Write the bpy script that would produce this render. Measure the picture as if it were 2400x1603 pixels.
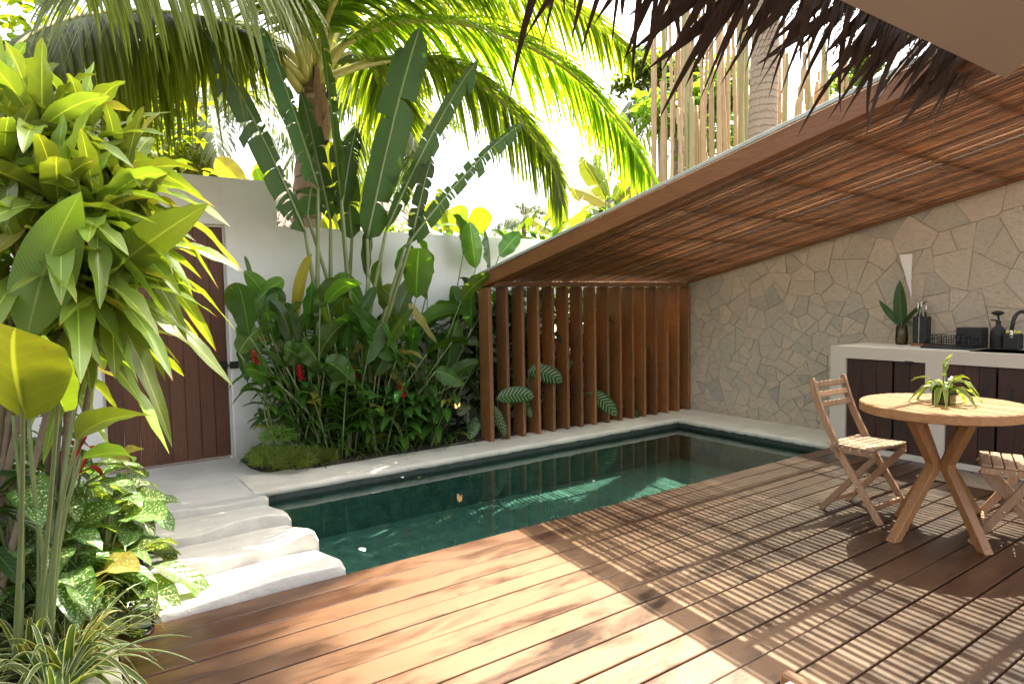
import bpy, math, random
from mathutils import Vector, Matrix
V = Vector
rnd = random.Random(7)
R_ = math.radians
for o in list(bpy.data.objects): bpy.data.objects.remove(o)
scene = bpy.context.scene
col = scene.collection

# ------------------------------------------------------------------ camera
CAM_H = 1.36
YAW, PITCH, ROLL, FPX = 0.6110425, -0.0611745, -0.0170037, 1530.2   # fitted to the photo's vanishing points
_f = V((math.sin(YAW)*math.cos(PITCH), math.cos(YAW)*math.cos(PITCH), math.sin(PITCH)))
_r0 = V((math.cos(YAW), -math.sin(YAW), 0)); _u0 = _r0.cross(_f)
_r = math.cos(ROLL)*_r0 + math.sin(ROLL)*_u0
_u = math.cos(ROLL)*_u0 - math.sin(ROLL)*_r0
CAM = V((0, 0, CAM_H))
cd = bpy.data.cameras.new('camera'); cam = bpy.data.objects.new('camera', cd); col.objects.link(cam)
cd.sensor_width = 36; cd.lens = 36*FPX/2400; cd.clip_start = 0.05; cd.clip_end = 600
cam.matrix_world = Matrix(((_r.x,_u.x,-_f.x,CAM.x),(_r.y,_u.y,-_f.y,CAM.y),(_r.z,_u.z,-_f.z,CAM.z),(0,0,0,1)))
scene.camera = cam

# ------------------------------------------------------------------ light
SUN = V((0.60, 0.226, 1.0)).normalized()          # direction towards the sun
w = bpy.data.worlds.new('World'); scene.world = w; w.use_nodes = True
wn = w.node_tree; bg = wn.nodes['Background']
sky = wn.nodes.new('ShaderNodeTexSky'); sky.sky_type = 'NISHITA'; sky.sun_disc = False
sky.sun_elevation = math.asin(SUN.z); sky.sun_rotation = math.atan2(SUN.x, SUN.y)
sky.air_density = 1.0; sky.dust_density = 4.0; sky.ozone_density = 1.0
hsv = wn.nodes.new('ShaderNodeHueSaturation'); hsv.inputs['Saturation'].default_value = 0.50      # hazy, milky tropical sky
wmx = wn.nodes.new('ShaderNodeMix'); wmx.data_type = 'RGBA'; wmx.blend_type = 'MULTIPLY'; wmx.inputs[0].default_value = 1.0; wmx.inputs[7].default_value = (1.03, 1.0, 0.96, 1)
wn.links.new(sky.outputs[0], hsv.inputs['Color']); wn.links.new(hsv.outputs[0], wmx.inputs[6]); wn.links.new(wmx.outputs[2], bg.inputs[0]); bg.inputs[1].default_value = 0.15
sl = bpy.data.lights.new('sun', 'SUN'); sl.energy = 4.4; sl.angle = R_(0.4); sl.color = (1, 0.89, 0.73)
so = bpy.data.objects.new('sun', sl); col.objects.link(so); so.location = (6, 3, 12)
so.rotation_euler = SUN.to_track_quat('Z', 'Y').to_euler()
scene.render.engine = 'CYCLES'
vs = scene.view_settings; vs.view_transform = 'Standard'; vs.look = 'None'; vs.gamma = 1; vs.exposure = 2.38
vs.use_curve_mapping = False
scene.cycles.max_bounces = 10; scene.cycles.transparent_max_bounces = 24

# ------------------------------------------------------------------ helpers
def ray(u, v): return _r*((u-1200)/FPX) - _u*((v-801.5)/FPX) + _f
def P(u, v, x=None, y=None, z=None, d=None):
    q = ray(u, v)
    if x is not None: t = (x-CAM.x)/q.x
    elif y is not None: t = (y-CAM.y)/q.y
    elif z is not None: t = (z-CAM.z)/q.z
    else: t = d
    return CAM + q*t
ORG = {}
def tag(o, label=None, cat=None, group=None, kind=None):
    if label: o['label'] = label
    if cat: o['category'] = cat
    if group: o['group'] = group
    if kind: o['kind'] = kind
    return o
def thing(name, loc, label, cat, group=None):
    o = bpy.data.objects.new(name, None); col.objects.link(o); o.location = loc; o.empty_display_size = 0.1
    ORG[o] = V(loc); return tag(o, label, cat, group)
def mesh(name, vs_, fs, mat, parent=None, smooth=False, uv=None, loc=None):
    me = bpy.data.meshes.new(name)
    org = ORG[parent] if parent is not None else (V(loc) if loc is not None else V((0,0,0)))
    me.from_pydata([(p[0]-org.x, p[1]-org.y, p[2]-org.z) for p in vs_], [], fs)
    if uv is not None:
        l = me.uv_layers.new(name='UVMap'); idx = [0]*len(me.loops); me.loops.foreach_get('vertex_index', idx)
        flat = []
        for i in idx: flat.extend(uv[i])
        l.data.foreach_set('uv', flat)
    if smooth: me.polygons.foreach_set('use_smooth', [True]*len(me.polygons))
    if mat is not None: me.materials.append(mat)
    me.update()
    o = bpy.data.objects.new(name, me); col.objects.link(o); ORG[o] = org
    if parent is not None: o.parent = parent
    else: o.location = org
    return o
def copy_tree(o, parent=None):
    c = o.copy(); col.objects.link(c); c.parent = parent
    for ch in o.children: copy_tree(ch, c)
    return c
class MB:
    def __init__(s): s.v = []; s.f = []
    def add(s, vs_, fs):
        n = len(s.v); s.v += [V(p) for p in vs_]; s.f += [tuple(i+n for i in f) for f in fs]; return s
    def box(s, x0, x1, y0, y1, z0, z1, c=0.0):
        if c <= 0:
            p = [(x0,y0,z0),(x1,y0,z0),(x1,y1,z0),(x0,y1,z0),(x0,y0,z1),(x1,y0,z1),(x1,y1,z1),(x0,y1,z1)]
            return s.add(p, [(0,3,2,1),(4,5,6,7),(0,1,5,4),(1,2,6,5),(2,3,7,6),(3,0,4,7)])
        return s.obox(V(((x0+x1)/2,(y0+y1)/2,(z0+z1)/2)), V((1,0,0)), V((0,1,0)), V((0,0,1)), (x1-x0)/2, (y1-y0)/2, (z1-z0)/2, c)
    def obox(s, c, ax, ay, az, hx, hy, hz, ch=0.003):
        # box with chamfered edges: 24 vertices
        ch = min(ch, hx*.45, hy*.45, hz*.45); vs_ = []; ix = {}
        for sx in (-1,1):
            for sy in (-1,1):
                for sz in (-1,1):
                    for k in range(3):
                        q = [hx-ch, hy-ch, hz-ch]; q[k] = (hx,hy,hz)[k]
                        ix[(sx,sy,sz,k)] = len(vs_); vs_.append(c + ax*(sx*q[0]) + ay*(sy*q[1]) + az*(sz*q[2]))
        fs = []
        S = (-1,1)
        for k in range(3):
            a, b = [i for i in range(3) if i != k]
            for sg in S:
                def key(pa, pb):
                    t = [0,0,0]; t[k] = sg; t[a] = pa; t[b] = pb; return ix[(t[0],t[1],t[2],k)]
                f = [key(-1,-1), key(1,-1), key(1,1), key(-1,1)]
                if (sg < 0) != (k == 1): f.reverse()
                fs.append(tuple(f))
        for k in range(3):
            a, b = [i for i in range(3) if i != k]
            for pa in S:
                for pb in S:
                    def kk(sk, w_):
                        t = [0,0,0]; t[k] = sk; t[a] = pa; t[b] = pb; return ix[(t[0],t[1],t[2],w_)]
                    f = [kk(-1,a), kk(1,a), kk(1,b), kk(-1,b)]
                    if (pa*pb > 0) != (k == 1): f.reverse()
                    fs.append(tuple(f))
        for sx in S:
            for sy in S:
                for sz in S:
                    f = [ix[(sx,sy,sz,0)], ix[(sx,sy,sz,1)], ix[(sx,sy,sz,2)]]
                    if sx*sy*sz < 0: f.reverse()
                    fs.append(tuple(f))
        return s.add(vs_, fs)
    def bar(s, a, b, wx, wy, up=V((0,0,1)), ch=0.003):
        a = V(a); b = V(b); t = (b-a); L = t.length; t /= L
        sd = t.cross(up)
        if sd.length < 1e-4: sd = t.cross(V((0,1,0)))
        sd.normalize(); n = sd.cross(t)
        return s.obox((a+b)/2, sd, t, n, wx/2, L/2, wy/2, ch)
    def tube(s, pts, rad, n=8, cap=True):
        pts = [V(p) for p in pts]; m = len(pts)
        if not hasattr(rad, '__len__'): rad = [rad]*m
        prev = None; base = len(s.v)
        for i, p in enumerate(pts):
            t = (pts[min(i+1,m-1)]-pts[max(i-1,0)])
            if t.length < 1e-9: t = V((0,0,1))
            t.normalize()
            if prev is None:
                a = t.cross(V((0,0,1)))
                if a.length < 1e-3: a = V((1,0,0))
            else: a = prev - t*prev.dot(t)
            if a.length < 1e-6: a = t.cross(V((0,1,0)))
            a.normalize(); prev = a; b = t.cross(a)
            for k in range(n):
                th = 2*math.pi*k/n; s.v.append(p + (a*math.cos(th)+b*math.sin(th))*rad[i])
        for i in range(m-1):
            for k in range(n):
                k2 = (k+1) % n
                s.f.append((base+i*n+k, base+i*n+k2, base+(i+1)*n+k2, base+(i+1)*n+k))
        if cap:
            s.f.append(tuple(base+k for k in reversed(range(n)))); s.f.append(tuple(base+(m-1)*n+k for k in range(n)))
        return s
    def lathe(s, c, prof, n=20):
        # prof: list of (radius, z) from bottom up
        c = V(c); base = len(s.v)
        for r, z in prof:
            for k in range(n):
                th = 2*math.pi*k/n; s.v.append(c+V((r*math.cos(th), r*math.sin(th), z)))
        for i in range(len(prof)-1):
            for k in range(n):
                k2 = (k+1) % n
                s.f.append((base+i*n+k, base+i*n+k2, base+(i+1)*n+k2, base+(i+1)*n+k))
        s.f.append(tuple(base+k for k in reversed(range(n)))); s.f.append(tuple(base+(len(prof)-1)*n+k for k in range(n)))
        return s
    def prism(s, poly, z0, z1):
        n = len(poly)
        return s.add([(p[0],p[1],z0) for p in poly]+[(p[0],p[1],z1) for p in poly],
            [tuple(reversed(range(n))), tuple(range(n,2*n))]+[(i,(i+1)%n,n+(i+1)%n,n+i) for i in range(n)])
    def obj(s, name, mat, parent=None, smooth=False, loc=None):
        return mesh(name, s.v, s.f, mat, parent, smooth, None, loc)
def bevel(o, wd, seg=2):
    m = o.modifiers.new('bevel', 'BEVEL'); m.width = wd; m.segments = seg; m.limit_method = 'ANGLE'; m.angle_limit = R_(40); return o

# ------------------------------------------------------------------ materials
def N(nt, typ, ins=None, **at):
    n = nt.nodes.new(typ)
    for k, v in at.items(): setattr(n, k, v)
    for k, v in (ins or {}).items():
        s = n.inputs[k]
        if isinstance(v, bpy.types.NodeSocket): nt.links.new(v, s)
        else: s.default_value = v
    return n
def newmat(name):
    m = bpy.data.materials.new(name); m.use_nodes = True; nt = m.node_tree
    b = nt.nodes['Principled BSDF']; out = nt.nodes['Material Output']; return m, nt, b, out
def rgb(c): return (c[0], c[1], c[2], 1)
def mixc(nt, fac, a, b, bt='MIX'):
    n = nt.nodes.new('ShaderNodeMix'); n.data_type = 'RGBA'; n.blend_type = bt; n.clamp_factor = True
    for s, v in ((n.inputs[0], fac), (n.inputs[6], a), (n.inputs[7], b)):
        if isinstance(v, bpy.types.NodeSocket): nt.links.new(v, s)
        elif isinstance(v, (int, float)): s.default_value = v
        else: s.default_value = rgb(v)
    return n.outputs[2]
def math_(nt, op, a, b=None, c=None):
    n = nt.nodes.new('ShaderNodeMath'); n.operation = op
    for i, v in enumerate((a, b, c)):
        if v is None: continue
        if isinstance(v, bpy.types.NodeSocket): nt.links.new(v, n.inputs[i])
        else: n.inputs[i].default_value = v
    return n.outputs[0]
def ramp(nt, fac, stops):
    n = nt.nodes.new('ShaderNodeValToRGB'); nt.links.new(fac, n.inputs[0]); cr = n.color_ramp
    while len(cr.elements) < len(stops): cr.elements.new(0.5)
    for e, (p, c) in zip(cr.elements, stops):
        e.position = p; e.color = rgb(c) if hasattr(c, '__len__') else (c, c, c, 1)
    return n.outputs[0]
def coords(nt, scale=(1,1,1), kind='Object', seed_obj=False):
    tc = nt.nodes.new('ShaderNodeTexCoord'); mp = nt.nodes.new('ShaderNodeMapping'); mp.inputs['Scale'].default_value = scale
    src = tc.outputs[kind]
    if seed_obj:
        oi = nt.nodes.new('ShaderNodeObjectInfo'); sc = N(nt, 'ShaderNodeVectorMath', {0: src}, operation='ADD')
        mul = math_(nt, 'MULTIPLY', oi.outputs['Random'], 37.0)
        cb = N(nt, 'ShaderNodeCombineXYZ', {0: mul, 1: mul, 2: mul}); nt.links.new(cb.outputs[0], sc.inputs[1]); src = sc.outputs[0]
    nt.links.new(src, mp.inputs[0]); return mp.outputs[0]
def noise(nt, vec, scale, detail=4, rough=0.55, dist=0.0):
    return N(nt, 'ShaderNodeTexNoise', {'Vector': vec, 'Scale': scale, 'Detail': detail, 'Roughness': rough, 'Distortion': dist}).outputs[0]
def bump(nt, b, h, strength=0.3, dist=0.01):
    n = N(nt, 'ShaderNodeBump', {'Height': h, 'Strength': strength, 'Distance': dist}); nt.links.new(n.outputs[0], b.inputs['Normal']); return n
def orand(nt): return nt.nodes.new('ShaderNodeObjectInfo').outputs['Random']

def wood(name, c1, c2, c3, axis='X', rough=(0.35, 0.6), wear_glare=None, grain=1.0, wear_glare_amt=0.55, spec=0.5, vary=0.55, glare_zone=False, bs=0.25):
    m, nt, b, out = newmat(name)
    st = {'X': (1.2, 22, 22), 'Y': (22, 1.2, 22), 'Z': (22, 22, 1.2)}[axis]
    st = tuple(a*grain for a in st)
    v = coords(nt, st, seed_obj=True)
    g = noise(nt, v, 2.2, 6, 0.6, 0.6); g2 = noise(nt, coords(nt, tuple(a*4 for a in st), seed_obj=True), 2.0, 5, 0.6)
    c = mixc(nt, ramp(nt, g, [(0.3, 0.0), (0.7, 1.0)]), c1, c2)
    c = mixc(nt, math_(nt, 'MULTIPLY', ramp(nt, g2, [(0.42, 0.0), (0.68, 1.0)]), 0.75), c, c3)
    hs = N(nt, 'ShaderNodeHueSaturation', {'Color': c, 'Value': math_(nt, 'ADD', math_(nt, 'MULTIPLY', orand(nt), vary), 1-vary*0.5)})
    c = hs.outputs[0]
    r = math_(nt, 'ADD', math_(nt, 'MULTIPLY', g2, rough[1]-rough[0]), rough[0])
    if wear_glare:
        wv = coords(nt, {'X': (1.1, 3.2, 3), 'Y': (3.2, 1.1, 3), 'Z': (3, 3, 1)}[axis], seed_obj=True)
        wn_ = ramp(nt, noise(nt, wv, 1.5, 7, 0.62, 0.5), [(0.46, 0.0), (0.62, 1.0)])
        if glare_zone:      # sun glare painted in as paler boards, mixed with wear, mid-deck
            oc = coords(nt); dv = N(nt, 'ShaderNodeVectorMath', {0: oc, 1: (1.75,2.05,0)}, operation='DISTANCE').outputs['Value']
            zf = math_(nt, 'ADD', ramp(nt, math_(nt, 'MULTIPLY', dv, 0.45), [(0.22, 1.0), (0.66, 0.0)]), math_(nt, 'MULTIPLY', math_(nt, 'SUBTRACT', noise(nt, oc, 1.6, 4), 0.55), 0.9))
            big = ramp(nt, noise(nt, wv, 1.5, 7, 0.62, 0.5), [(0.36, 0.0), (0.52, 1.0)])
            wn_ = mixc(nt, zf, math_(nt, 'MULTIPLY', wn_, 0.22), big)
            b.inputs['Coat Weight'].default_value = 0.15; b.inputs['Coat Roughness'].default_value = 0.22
        wn_ = math_(nt, 'MULTIPLY', wn_, wear_glare_amt)
        c = mixc(nt, wn_, c, wear_glare)
        dk = ramp(nt, noise(nt, coords(nt, (2.0, 7, 5), seed_obj=True), 1.3, 8, 0.7, 0.8), [(0.60, 0.0), (0.68, 1.0)])
        c = mixc(nt, math_(nt, 'MULTIPLY', dk, 0.6), c, tuple(a*0.35 for a in c1))
        r = math_(nt, 'ADD', r, math_(nt, 'MULTIPLY', wn_, 0.12))
    nt.links.new(c, b.inputs['Base Color']); nt.links.new(r, b.inputs['Roughness'])
    b.inputs['Specular IOR Level'].default_value = spec
    bump(nt, b, g2, bs, 0.004); return m
def plaster(name, c, rough=0.75, stain=0.12, bs=0.15, scale=1.0, staincol=None, streak=0.0, dirt=False):
    m, nt, b, out = newmat(name)
    v = coords(nt); n1 = noise(nt, v, 1.3*scale, 6, 0.6, 0.3); n2 = noise(nt, v, 45, 5, 0.6); n3 = noise(nt, v, 7*scale, 5, 0.6, 0.6)
    s = staincol or tuple(a*0.62 for a in c)
    k = mixc(nt, math_(nt, 'MULTIPLY', ramp(nt, n1, [(0.4, 0.0), (0.75, 1.0)]), stain*2), c, s)
    k = mixc(nt, math_(nt, 'MULTIPLY', ramp(nt, n3, [(0.5, 0.0), (0.8, 1.0)]), stain), k, s)
    if streak:
        sk_ = ramp(nt, noise(nt, coords(nt, (5,5,0.35)), 1.4, 6, 0.65, 0.2), [(0.52, 0.0), (0.78, 1.0)])
        k = mixc(nt, math_(nt, 'MULTIPLY', sk_, streak), k, tuple(a*0.55 for a in c))
    if dirt:     # mildew splashed up from the ground
        zz_ = N(nt, 'ShaderNodeSeparateXYZ', {0: v}).outputs[2]
        dm_ = ramp(nt, math_(nt, 'ADD', zz_, math_(nt, 'MULTIPLY', math_(nt, 'SUBTRACT', n3, 0.5), 0.5)), [(0.10, 1.0), (0.42, 0.0)])
        k = mixc(nt, math_(nt, 'MULTIPLY', dm_, 0.45), k, (0.30,0.29,0.20))
    nt.links.new(k, b.inputs['Base Color']); b.inputs['Roughness'].default_value = rough
    bump(nt, b, math_(nt, 'ADD', n2, math_(nt, 'MULTIPLY', n3, 1.5)), bs, 0.006); return m
def simple(name, c, rough=0.5, metal=0.0, spec=0.5, var=0.0, bs=0.0, nscale=30):
    m, nt, b, out = newmat(name)
    b.inputs['Roughness'].default_value = rough; b.inputs['Metallic'].default_value = metal; b.inputs['Specular IOR Level'].default_value = spec
    if var > 0:
        n = noise(nt, coords(nt), nscale, 5); k = mixc(nt, math_(nt, 'MULTIPLY', n, 1.0), tuple(a*(1-var) for a in c), tuple(min(1, a*(1+var)) for a in c))
        nt.links.new(k, b.inputs['Base Color'])
        if bs: bump(nt, b, n, bs, 0.005)
    else: b.inputs['Base Color'].default_value = rgb(c)
    return m
def leafmat(name, c, c2=None, tr=0.42, trc=None, rough=0.38, vein=0.35, veinn=26, veinc=None, spots=None, stripe=None, tip=None, edge=None, bs=0.35, var=0.5, spec=0.5, age=0.0):
    """leaf: uv.x across (0.5 = midrib), uv.y from base to tip"""
    m, nt, b, out = newmat(name)
    c2 = c2 or tuple(a*0.6 for a in c)
    tc = nt.nodes.new('ShaderNodeTexCoord'); sp = N(nt, 'ShaderNodeSeparateXYZ', {0: tc.outputs['UV']})
    u, vv = sp.outputs[0], sp.outputs[1]
    au = math_(nt, 'ABSOLUTE', math_(nt, 'SUBTRACT', u, 0.5))
    ph = math_(nt, 'MULTIPLY', math_(nt, 'SUBTRACT', vv, math_(nt, 'MULTIPLY', au, 0.35)), veinn*6.283)
    vs_ = math_(nt, 'SINE', ph)
    vl = ramp(nt, vs_, [(0.55, 0.0), (1.0, 1.0)])
    n = noise(nt, coords(nt, seed_obj=True), 6, 4)
    rr = orand(nt)
    k = mixc(nt, math_(nt, 'ADD', math_(nt, 'MULTIPLY', n, 0.5), math_(nt, 'MULTIPLY', rr, 0.5)), c2, c)
    k = mixc(nt, math_(nt, 'MULTIPLY', vl, vein*0.5), k, tuple(min(1, a*1.5) for a in c))
    if spots:
        scol, sc_, th = spots
        sv = N(nt, 'ShaderNodeMapping', {'Vector': tc.outputs['UV'], 'Scale': sc_})
        q = N(nt, 'ShaderNodeVectorMath', {0: sv.outputs[0]}, operation='ADD')
        mm = math_(nt, 'MULTIPLY', rr, 50.0); cb = N(nt, 'ShaderNodeCombineXYZ', {0: mm, 1: mm}); nt.links.new(cb.outputs[0], q.inputs[1])
        sn = noise(nt, q.outputs[0], 1.0, 3, 0.6)
        msk = ramp(nt, sn, [(th, 0.0), (th+0.05, 1.0)])
        edge_f = ramp(nt, au, [(0.36, 1.0), (0.46, 0.0)])
        k = mixc(nt, math_(nt, 'MULTIPLY', msk, edge_f), k, scol)
    if stripe:
        scol, wd = stripe
        msk = ramp(nt, vs_, [(1-wd, 0.0), (1-wd*0.5, 1.0)])
        ef = ramp(nt, au, [(0.03, 0.4), (0.06, 1.0), (0.36, 1.0), (0.44, 0.0)])
        k = mixc(nt, math_(nt, 'MULTIPLY', math_(nt, 'MULTIPLY', msk, ef), 0.85), k, scol)
    if edge:
        k = mixc(nt, ramp(nt, au, [(edge[1], 0.0), (edge[1]+0.05, 1.0)]), k, edge[0])
    mid = ramp(nt, au, [(0.012, 1.0), (0.035, 0.0)])
    k = mixc(nt, math_(nt, 'MULTIPLY', mid, 0.7), k, veinc or tuple(min(1, a*2.2+0.03) for a in c))
    if tip:
        tn = math_(nt, 'ADD', vv, math_(nt, 'MULTIPLY', math_(nt, 'SUBTRACT', n, 0.5), 0.25))
        k = mixc(nt, ramp(nt, tn, [(tip[1], 0.0), (tip[1]+0.06, 1.0)]), k, tip[0])
    k = N(nt, 'ShaderNodeHueSaturation', {'Color': k, 'Hue': math_(nt, 'ADD', 0.5, math_(nt, 'MULTIPLY', math_(nt, 'SUBTRACT', rr, 0.6), 0.05)), 'Value': math_(nt, 'ADD', 1-var*0.5, math_(nt, 'MULTIPLY', rr, var))}).outputs[0]
    if age:      # a few leaves are yellowed, and blades carry dry brown freckles
        k = mixc(nt, math_(nt, 'MULTIPLY', ramp(nt, rr, [(1-age-0.01, 0.0), (1-age, 1.0)]), math_(nt, 'ADD', 0.35, math_(nt, 'MULTIPLY', n, 0.6))), k, (0.36,0.26,0.06))
        fk = ramp(nt, noise(nt, coords(nt, seed_obj=True), 17, 5, 0.7), [(0.66, 0.0), (0.70, 1.0)])
        k = mixc(nt, math_(nt, 'MULTIPLY', fk, 0.7), k, (0.16,0.10,0.04))
    nt.links.new(k, b.inputs['Base Color'])
    nt.links.new(math_(nt, 'ADD', rough-0.06, math_(nt, 'MULTIPLY', n, 0.14)), b.inputs['Roughness']); b.inputs['Specular IOR Level'].default_value = spec
    bump(nt, b, math_(nt, 'SUBTRACT', vs_, math_(nt, 'MULTIPLY', mid, 4.0)), bs, 0.002)
    t = nt.nodes.new('ShaderNodeBsdfTranslucent')
    tcx = mixc(nt, 1.0, k, trc or (2.6, 2.3, 0.5), 'MULTIPLY')
    nt.links.new(tcx, t.inputs[0])
    mx = N(nt, 'ShaderNodeMixShader', {0: tr, 1: b.outputs[0], 2: t.outputs[0]}); nt.links.new(mx.outputs[0], out.inputs[0])
    return m

M_deck = wood('deck_wood', (0.030,0.0098,0.003), (0.068,0.0235,0.0068), (0.010,0.0036,0.0016), 'X', (0.24,0.44), wear_glare=(0.25,0.135,0.068), wear_glare_amt=0.8, glare_zone=True)
M_teak = wood('teak', (0.30,0.140,0.050), (0.38,0.195,0.075), (0.18,0.072,0.024), 'Y', (0.38,0.55), grain=0.9)
M_teakz = wood('teak_upright', (0.27,0.115,0.036), (0.35,0.165,0.055), (0.16,0.062,0.019), 'Z', (0.38,0.55), grain=0.9)
M_chair = wood('chair_wood', (0.33,0.18,0.095), (0.42,0.25,0.14), (0.22,0.11,0.055), 'Z', (0.4,0.6))
M_seat = wood('chair_slat_wood', (0.38,0.24,0.14), (0.48,0.32,0.20), (0.28,0.16,0.09), 'X', (0.4,0.6))
M_roof = wood('pergola_slat_wood', (0.17,0.064,0.021), (0.275,0.112,0.038), (0.06,0.023,0.008), 'Y', (0.35,0.55), vary=1.3, grain=0.3, bs=0.08)
M_beam = wood('pergola_beam_wood', (0.23,0.082,0.018), (0.31,0.120,0.029), (0.14,0.048,0.012), 'Y', (0.4,0.6))
M_screen = wood('screen_wood', (0.215,0.086,0.026), (0.31,0.132,0.042), (0.10,0.038,0.013), 'Z', (0.4,0.6))
M_door = wood('door_wood', (0.118,0.040,0.017), (0.165,0.060,0.025), (0.066,0.023,0.010), 'Z', (0.45,0.6))
M_cab = wood('cabinet_wood', (0.040,0.0145,0.0075), (0.072,0.027,0.012), (0.018,0.007,0.004), 'Z', (0.4,0.6))
M_wall = plaster('white_plaster', (0.82,0.80,0.755), 0.85, 0.12, 0.16, streak=0.18, dirt=True)
M_counter = plaster('counter_plaster', (0.64,0.56,0.46), 0.6, 0.08, 0.08)
M_cop = plaster('coping_concrete', (0.66,0.60,0.50), 0.7, 0.35, 0.25, 2.0)
M_path = plaster('path_concrete', (0.60,0.56,0.50), 0.7, 0.35, 0.2, 1.6)
M_step = plaster('step_concrete', (0.56,0.53,0.475), 0.65, 0.30, 0.5, 3.0)
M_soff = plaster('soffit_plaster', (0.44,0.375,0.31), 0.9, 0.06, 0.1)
M_soil = simple('soil', (0.045,0.030,0.020), 0.95, var=0.6, bs=0.8, nscale=25)
M_mortar = simple('mortar', (0.30,0.25,0.185), 0.95, var=0.3, bs=0.4)
M_black = simple('black_metal', (0.012,0.012,0.013), 0.45)
M_blackmat = simple('black_plastic', (0.018,0.017,0.017), 0.6)
M_steel = simple('steel', (0.6,0.58,0.55), 0.25, 1.0)
M_brass = simple('bolt_metal', (0.65,0.6,0.5), 0.3, 1.0)
M_cork = simple('cork', (0.24,0.10,0.05), 0.7, var=0.2)
M_white = simple('white_cotton', (0.80,0.79,0.76), 0.9, var=0.05, bs=0.3, nscale=120)
M_yellow = simple('sponge', (0.62,0.58,0.10), 0.9, var=0.15, bs=0.5, nscale=90)
M_coir = simple('coir', (0.22,0.155,0.10), 1.0, var=0.45, bs=0.9, nscale=140)
M_red = simple('ginger_flower', (0.50,0.022,0.028), 0.4, var=0.35, nscale=40)
M_helr = simple('heliconia_bract', (0.55,0.05,0.03), 0.35, var=0.3, nscale=14)

def stone_mat():
    m, nt, b, out = newmat('wall_stone')
    r = orand(nt); v = coords(nt, seed_obj=True)
    n1 = noise(nt, v, 6, 6, 0.6, 1.2); n2 = noise(nt, coords(nt, (1, 9, 16), seed_obj=True), 2.5, 6, 0.65, 0.5); n3 = noise(nt, v, 60, 4)
    base = ramp(nt, r, [(0.0,(0.54,0.44,0.325)), (0.22,(0.50,0.44,0.345)), (0.45,(0.58,0.48,0.365)), (0.62,(0.45,0.41,0.335)), (0.8,(0.55,0.45,0.345)), (0.93,(0.38,0.35,0.30))])
    k = mixc(nt, math_(nt, 'MULTIPLY', ramp(nt, n1, [(0.35, 0.0), (0.75, 1.0)]), 0.5), base, (0.62,0.51,0.36))
    k = mixc(nt, math_(nt, 'MULTIPLY', ramp(nt, n2, [(0.5, 0.0), (0.75, 1.0)]), 0.45), k, (0.24,0.225,0.18))
    nt.links.new(k, b.inputs['Base Color']); b.inputs['Roughness'].default_value = 0.8
    bump(nt, b, math_(nt, 'ADD', math_(nt, 'MULTIPLY', n2, 2.0), n3), 0.7, 0.012); return m
M_stone = stone_mat()
def tile_mat():
    m, nt, b, out = newmat('pool_tile')
    v = coords(nt); 
    br = N(nt, 'ShaderNodeTexVoronoi', {'Vector': coords(nt, (5.2, 5.2, 5.2)), 'Scale': 1.0, 'Randomness': 0.0}, feature='F1', distance='CHEBYCHEV')
    n1 = noise(nt, v, 9, 6, 0.6, 0.5)
    k = mixc(nt, ramp(nt, n1, [(0.3, 0.0), (0.7, 1.0)]), (0.048,0.092,0.078), (0.130,0.225,0.19))
    k = mixc(nt, math_(nt, 'MULTIPLY', br.outputs['Color'], 0.35), k, (0.075,0.15,0.12))
    g = math_(nt, 'MULTIPLY', ramp(nt, br.outputs['Distance'], [(0.465, 0.0), (0.49, 1.0)]), 0.5)
    k = mixc(nt, g, k, (0.03,0.07,0.06))
    nt.links.new(k, b.inputs['Base Color']); b.inputs['Roughness'].default_value = 0.6
    bump(nt, b, n1, 0.4, 0.01); return m
M_tile = tile_mat()
def water_mat():
    m, nt, b, out = newmat('water')
    n1 = noise(nt, coords(nt), 5.0, 3, 0.5, 0.3); n2 = noise(nt, coords(nt), 1.2, 2)
    bm = N(nt, 'ShaderNodeBump', {'Height': math_(nt, 'ADD', n1, math_(nt, 'MULTIPLY', n2, 2.0)), 'Strength': 0.10, 'Distance': 0.01})
    fr = N(nt, 'ShaderNodeFresnel', {'IOR': 1.333, 'Normal': bm.outputs[0]})
    tr = N(nt, 'ShaderNodeBsdfTransparent', {'Color': (0.66, 0.86, 0.81, 1)})
    gl = N(nt, 'ShaderNodeBsdfGlossy', {'Color': (1,1,1,1), 'Roughness': 0.015, 'Normal': bm.outputs[0]})
    mx = N(nt, 'ShaderNodeMixShader', {0: fr.outputs[0], 1: tr.outputs[0], 2: gl.outputs[0]})
    nt.links.new(mx.outputs[0], out.inputs[0]); return m
M_water = water_mat()
def glass_mat(name, tint, rough=0.02, ior=1.45):
    m, nt, b, out = newmat(name)
    fr = N(nt, 'ShaderNodeFresnel', {'IOR': ior})
    tr = N(nt, 'ShaderNodeBsdfTransparent', {'Color': rgb(tint)}); gl = N(nt, 'ShaderNodeBsdfGlossy', {'Color': (1,1,1,1), 'Roughness': rough})
    mx = N(nt, 'ShaderNodeMixShader', {0: fr.outputs[0], 1: tr.outputs[0], 2: gl.outputs[0]}); nt.links.new(mx.outputs[0], out.inputs[0]); return m
M_glass = glass_mat('roof_glass', (0.90,0.955,0.93)); M_clear = glass_mat('clear_glass', (0.88,0.92,0.88)); M_amber = glass_mat('smoky_glass', (0.55,0.50,0.34))
M_ggreen = glass_mat('green_glass', (0.45,0.60,0.10))
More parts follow.
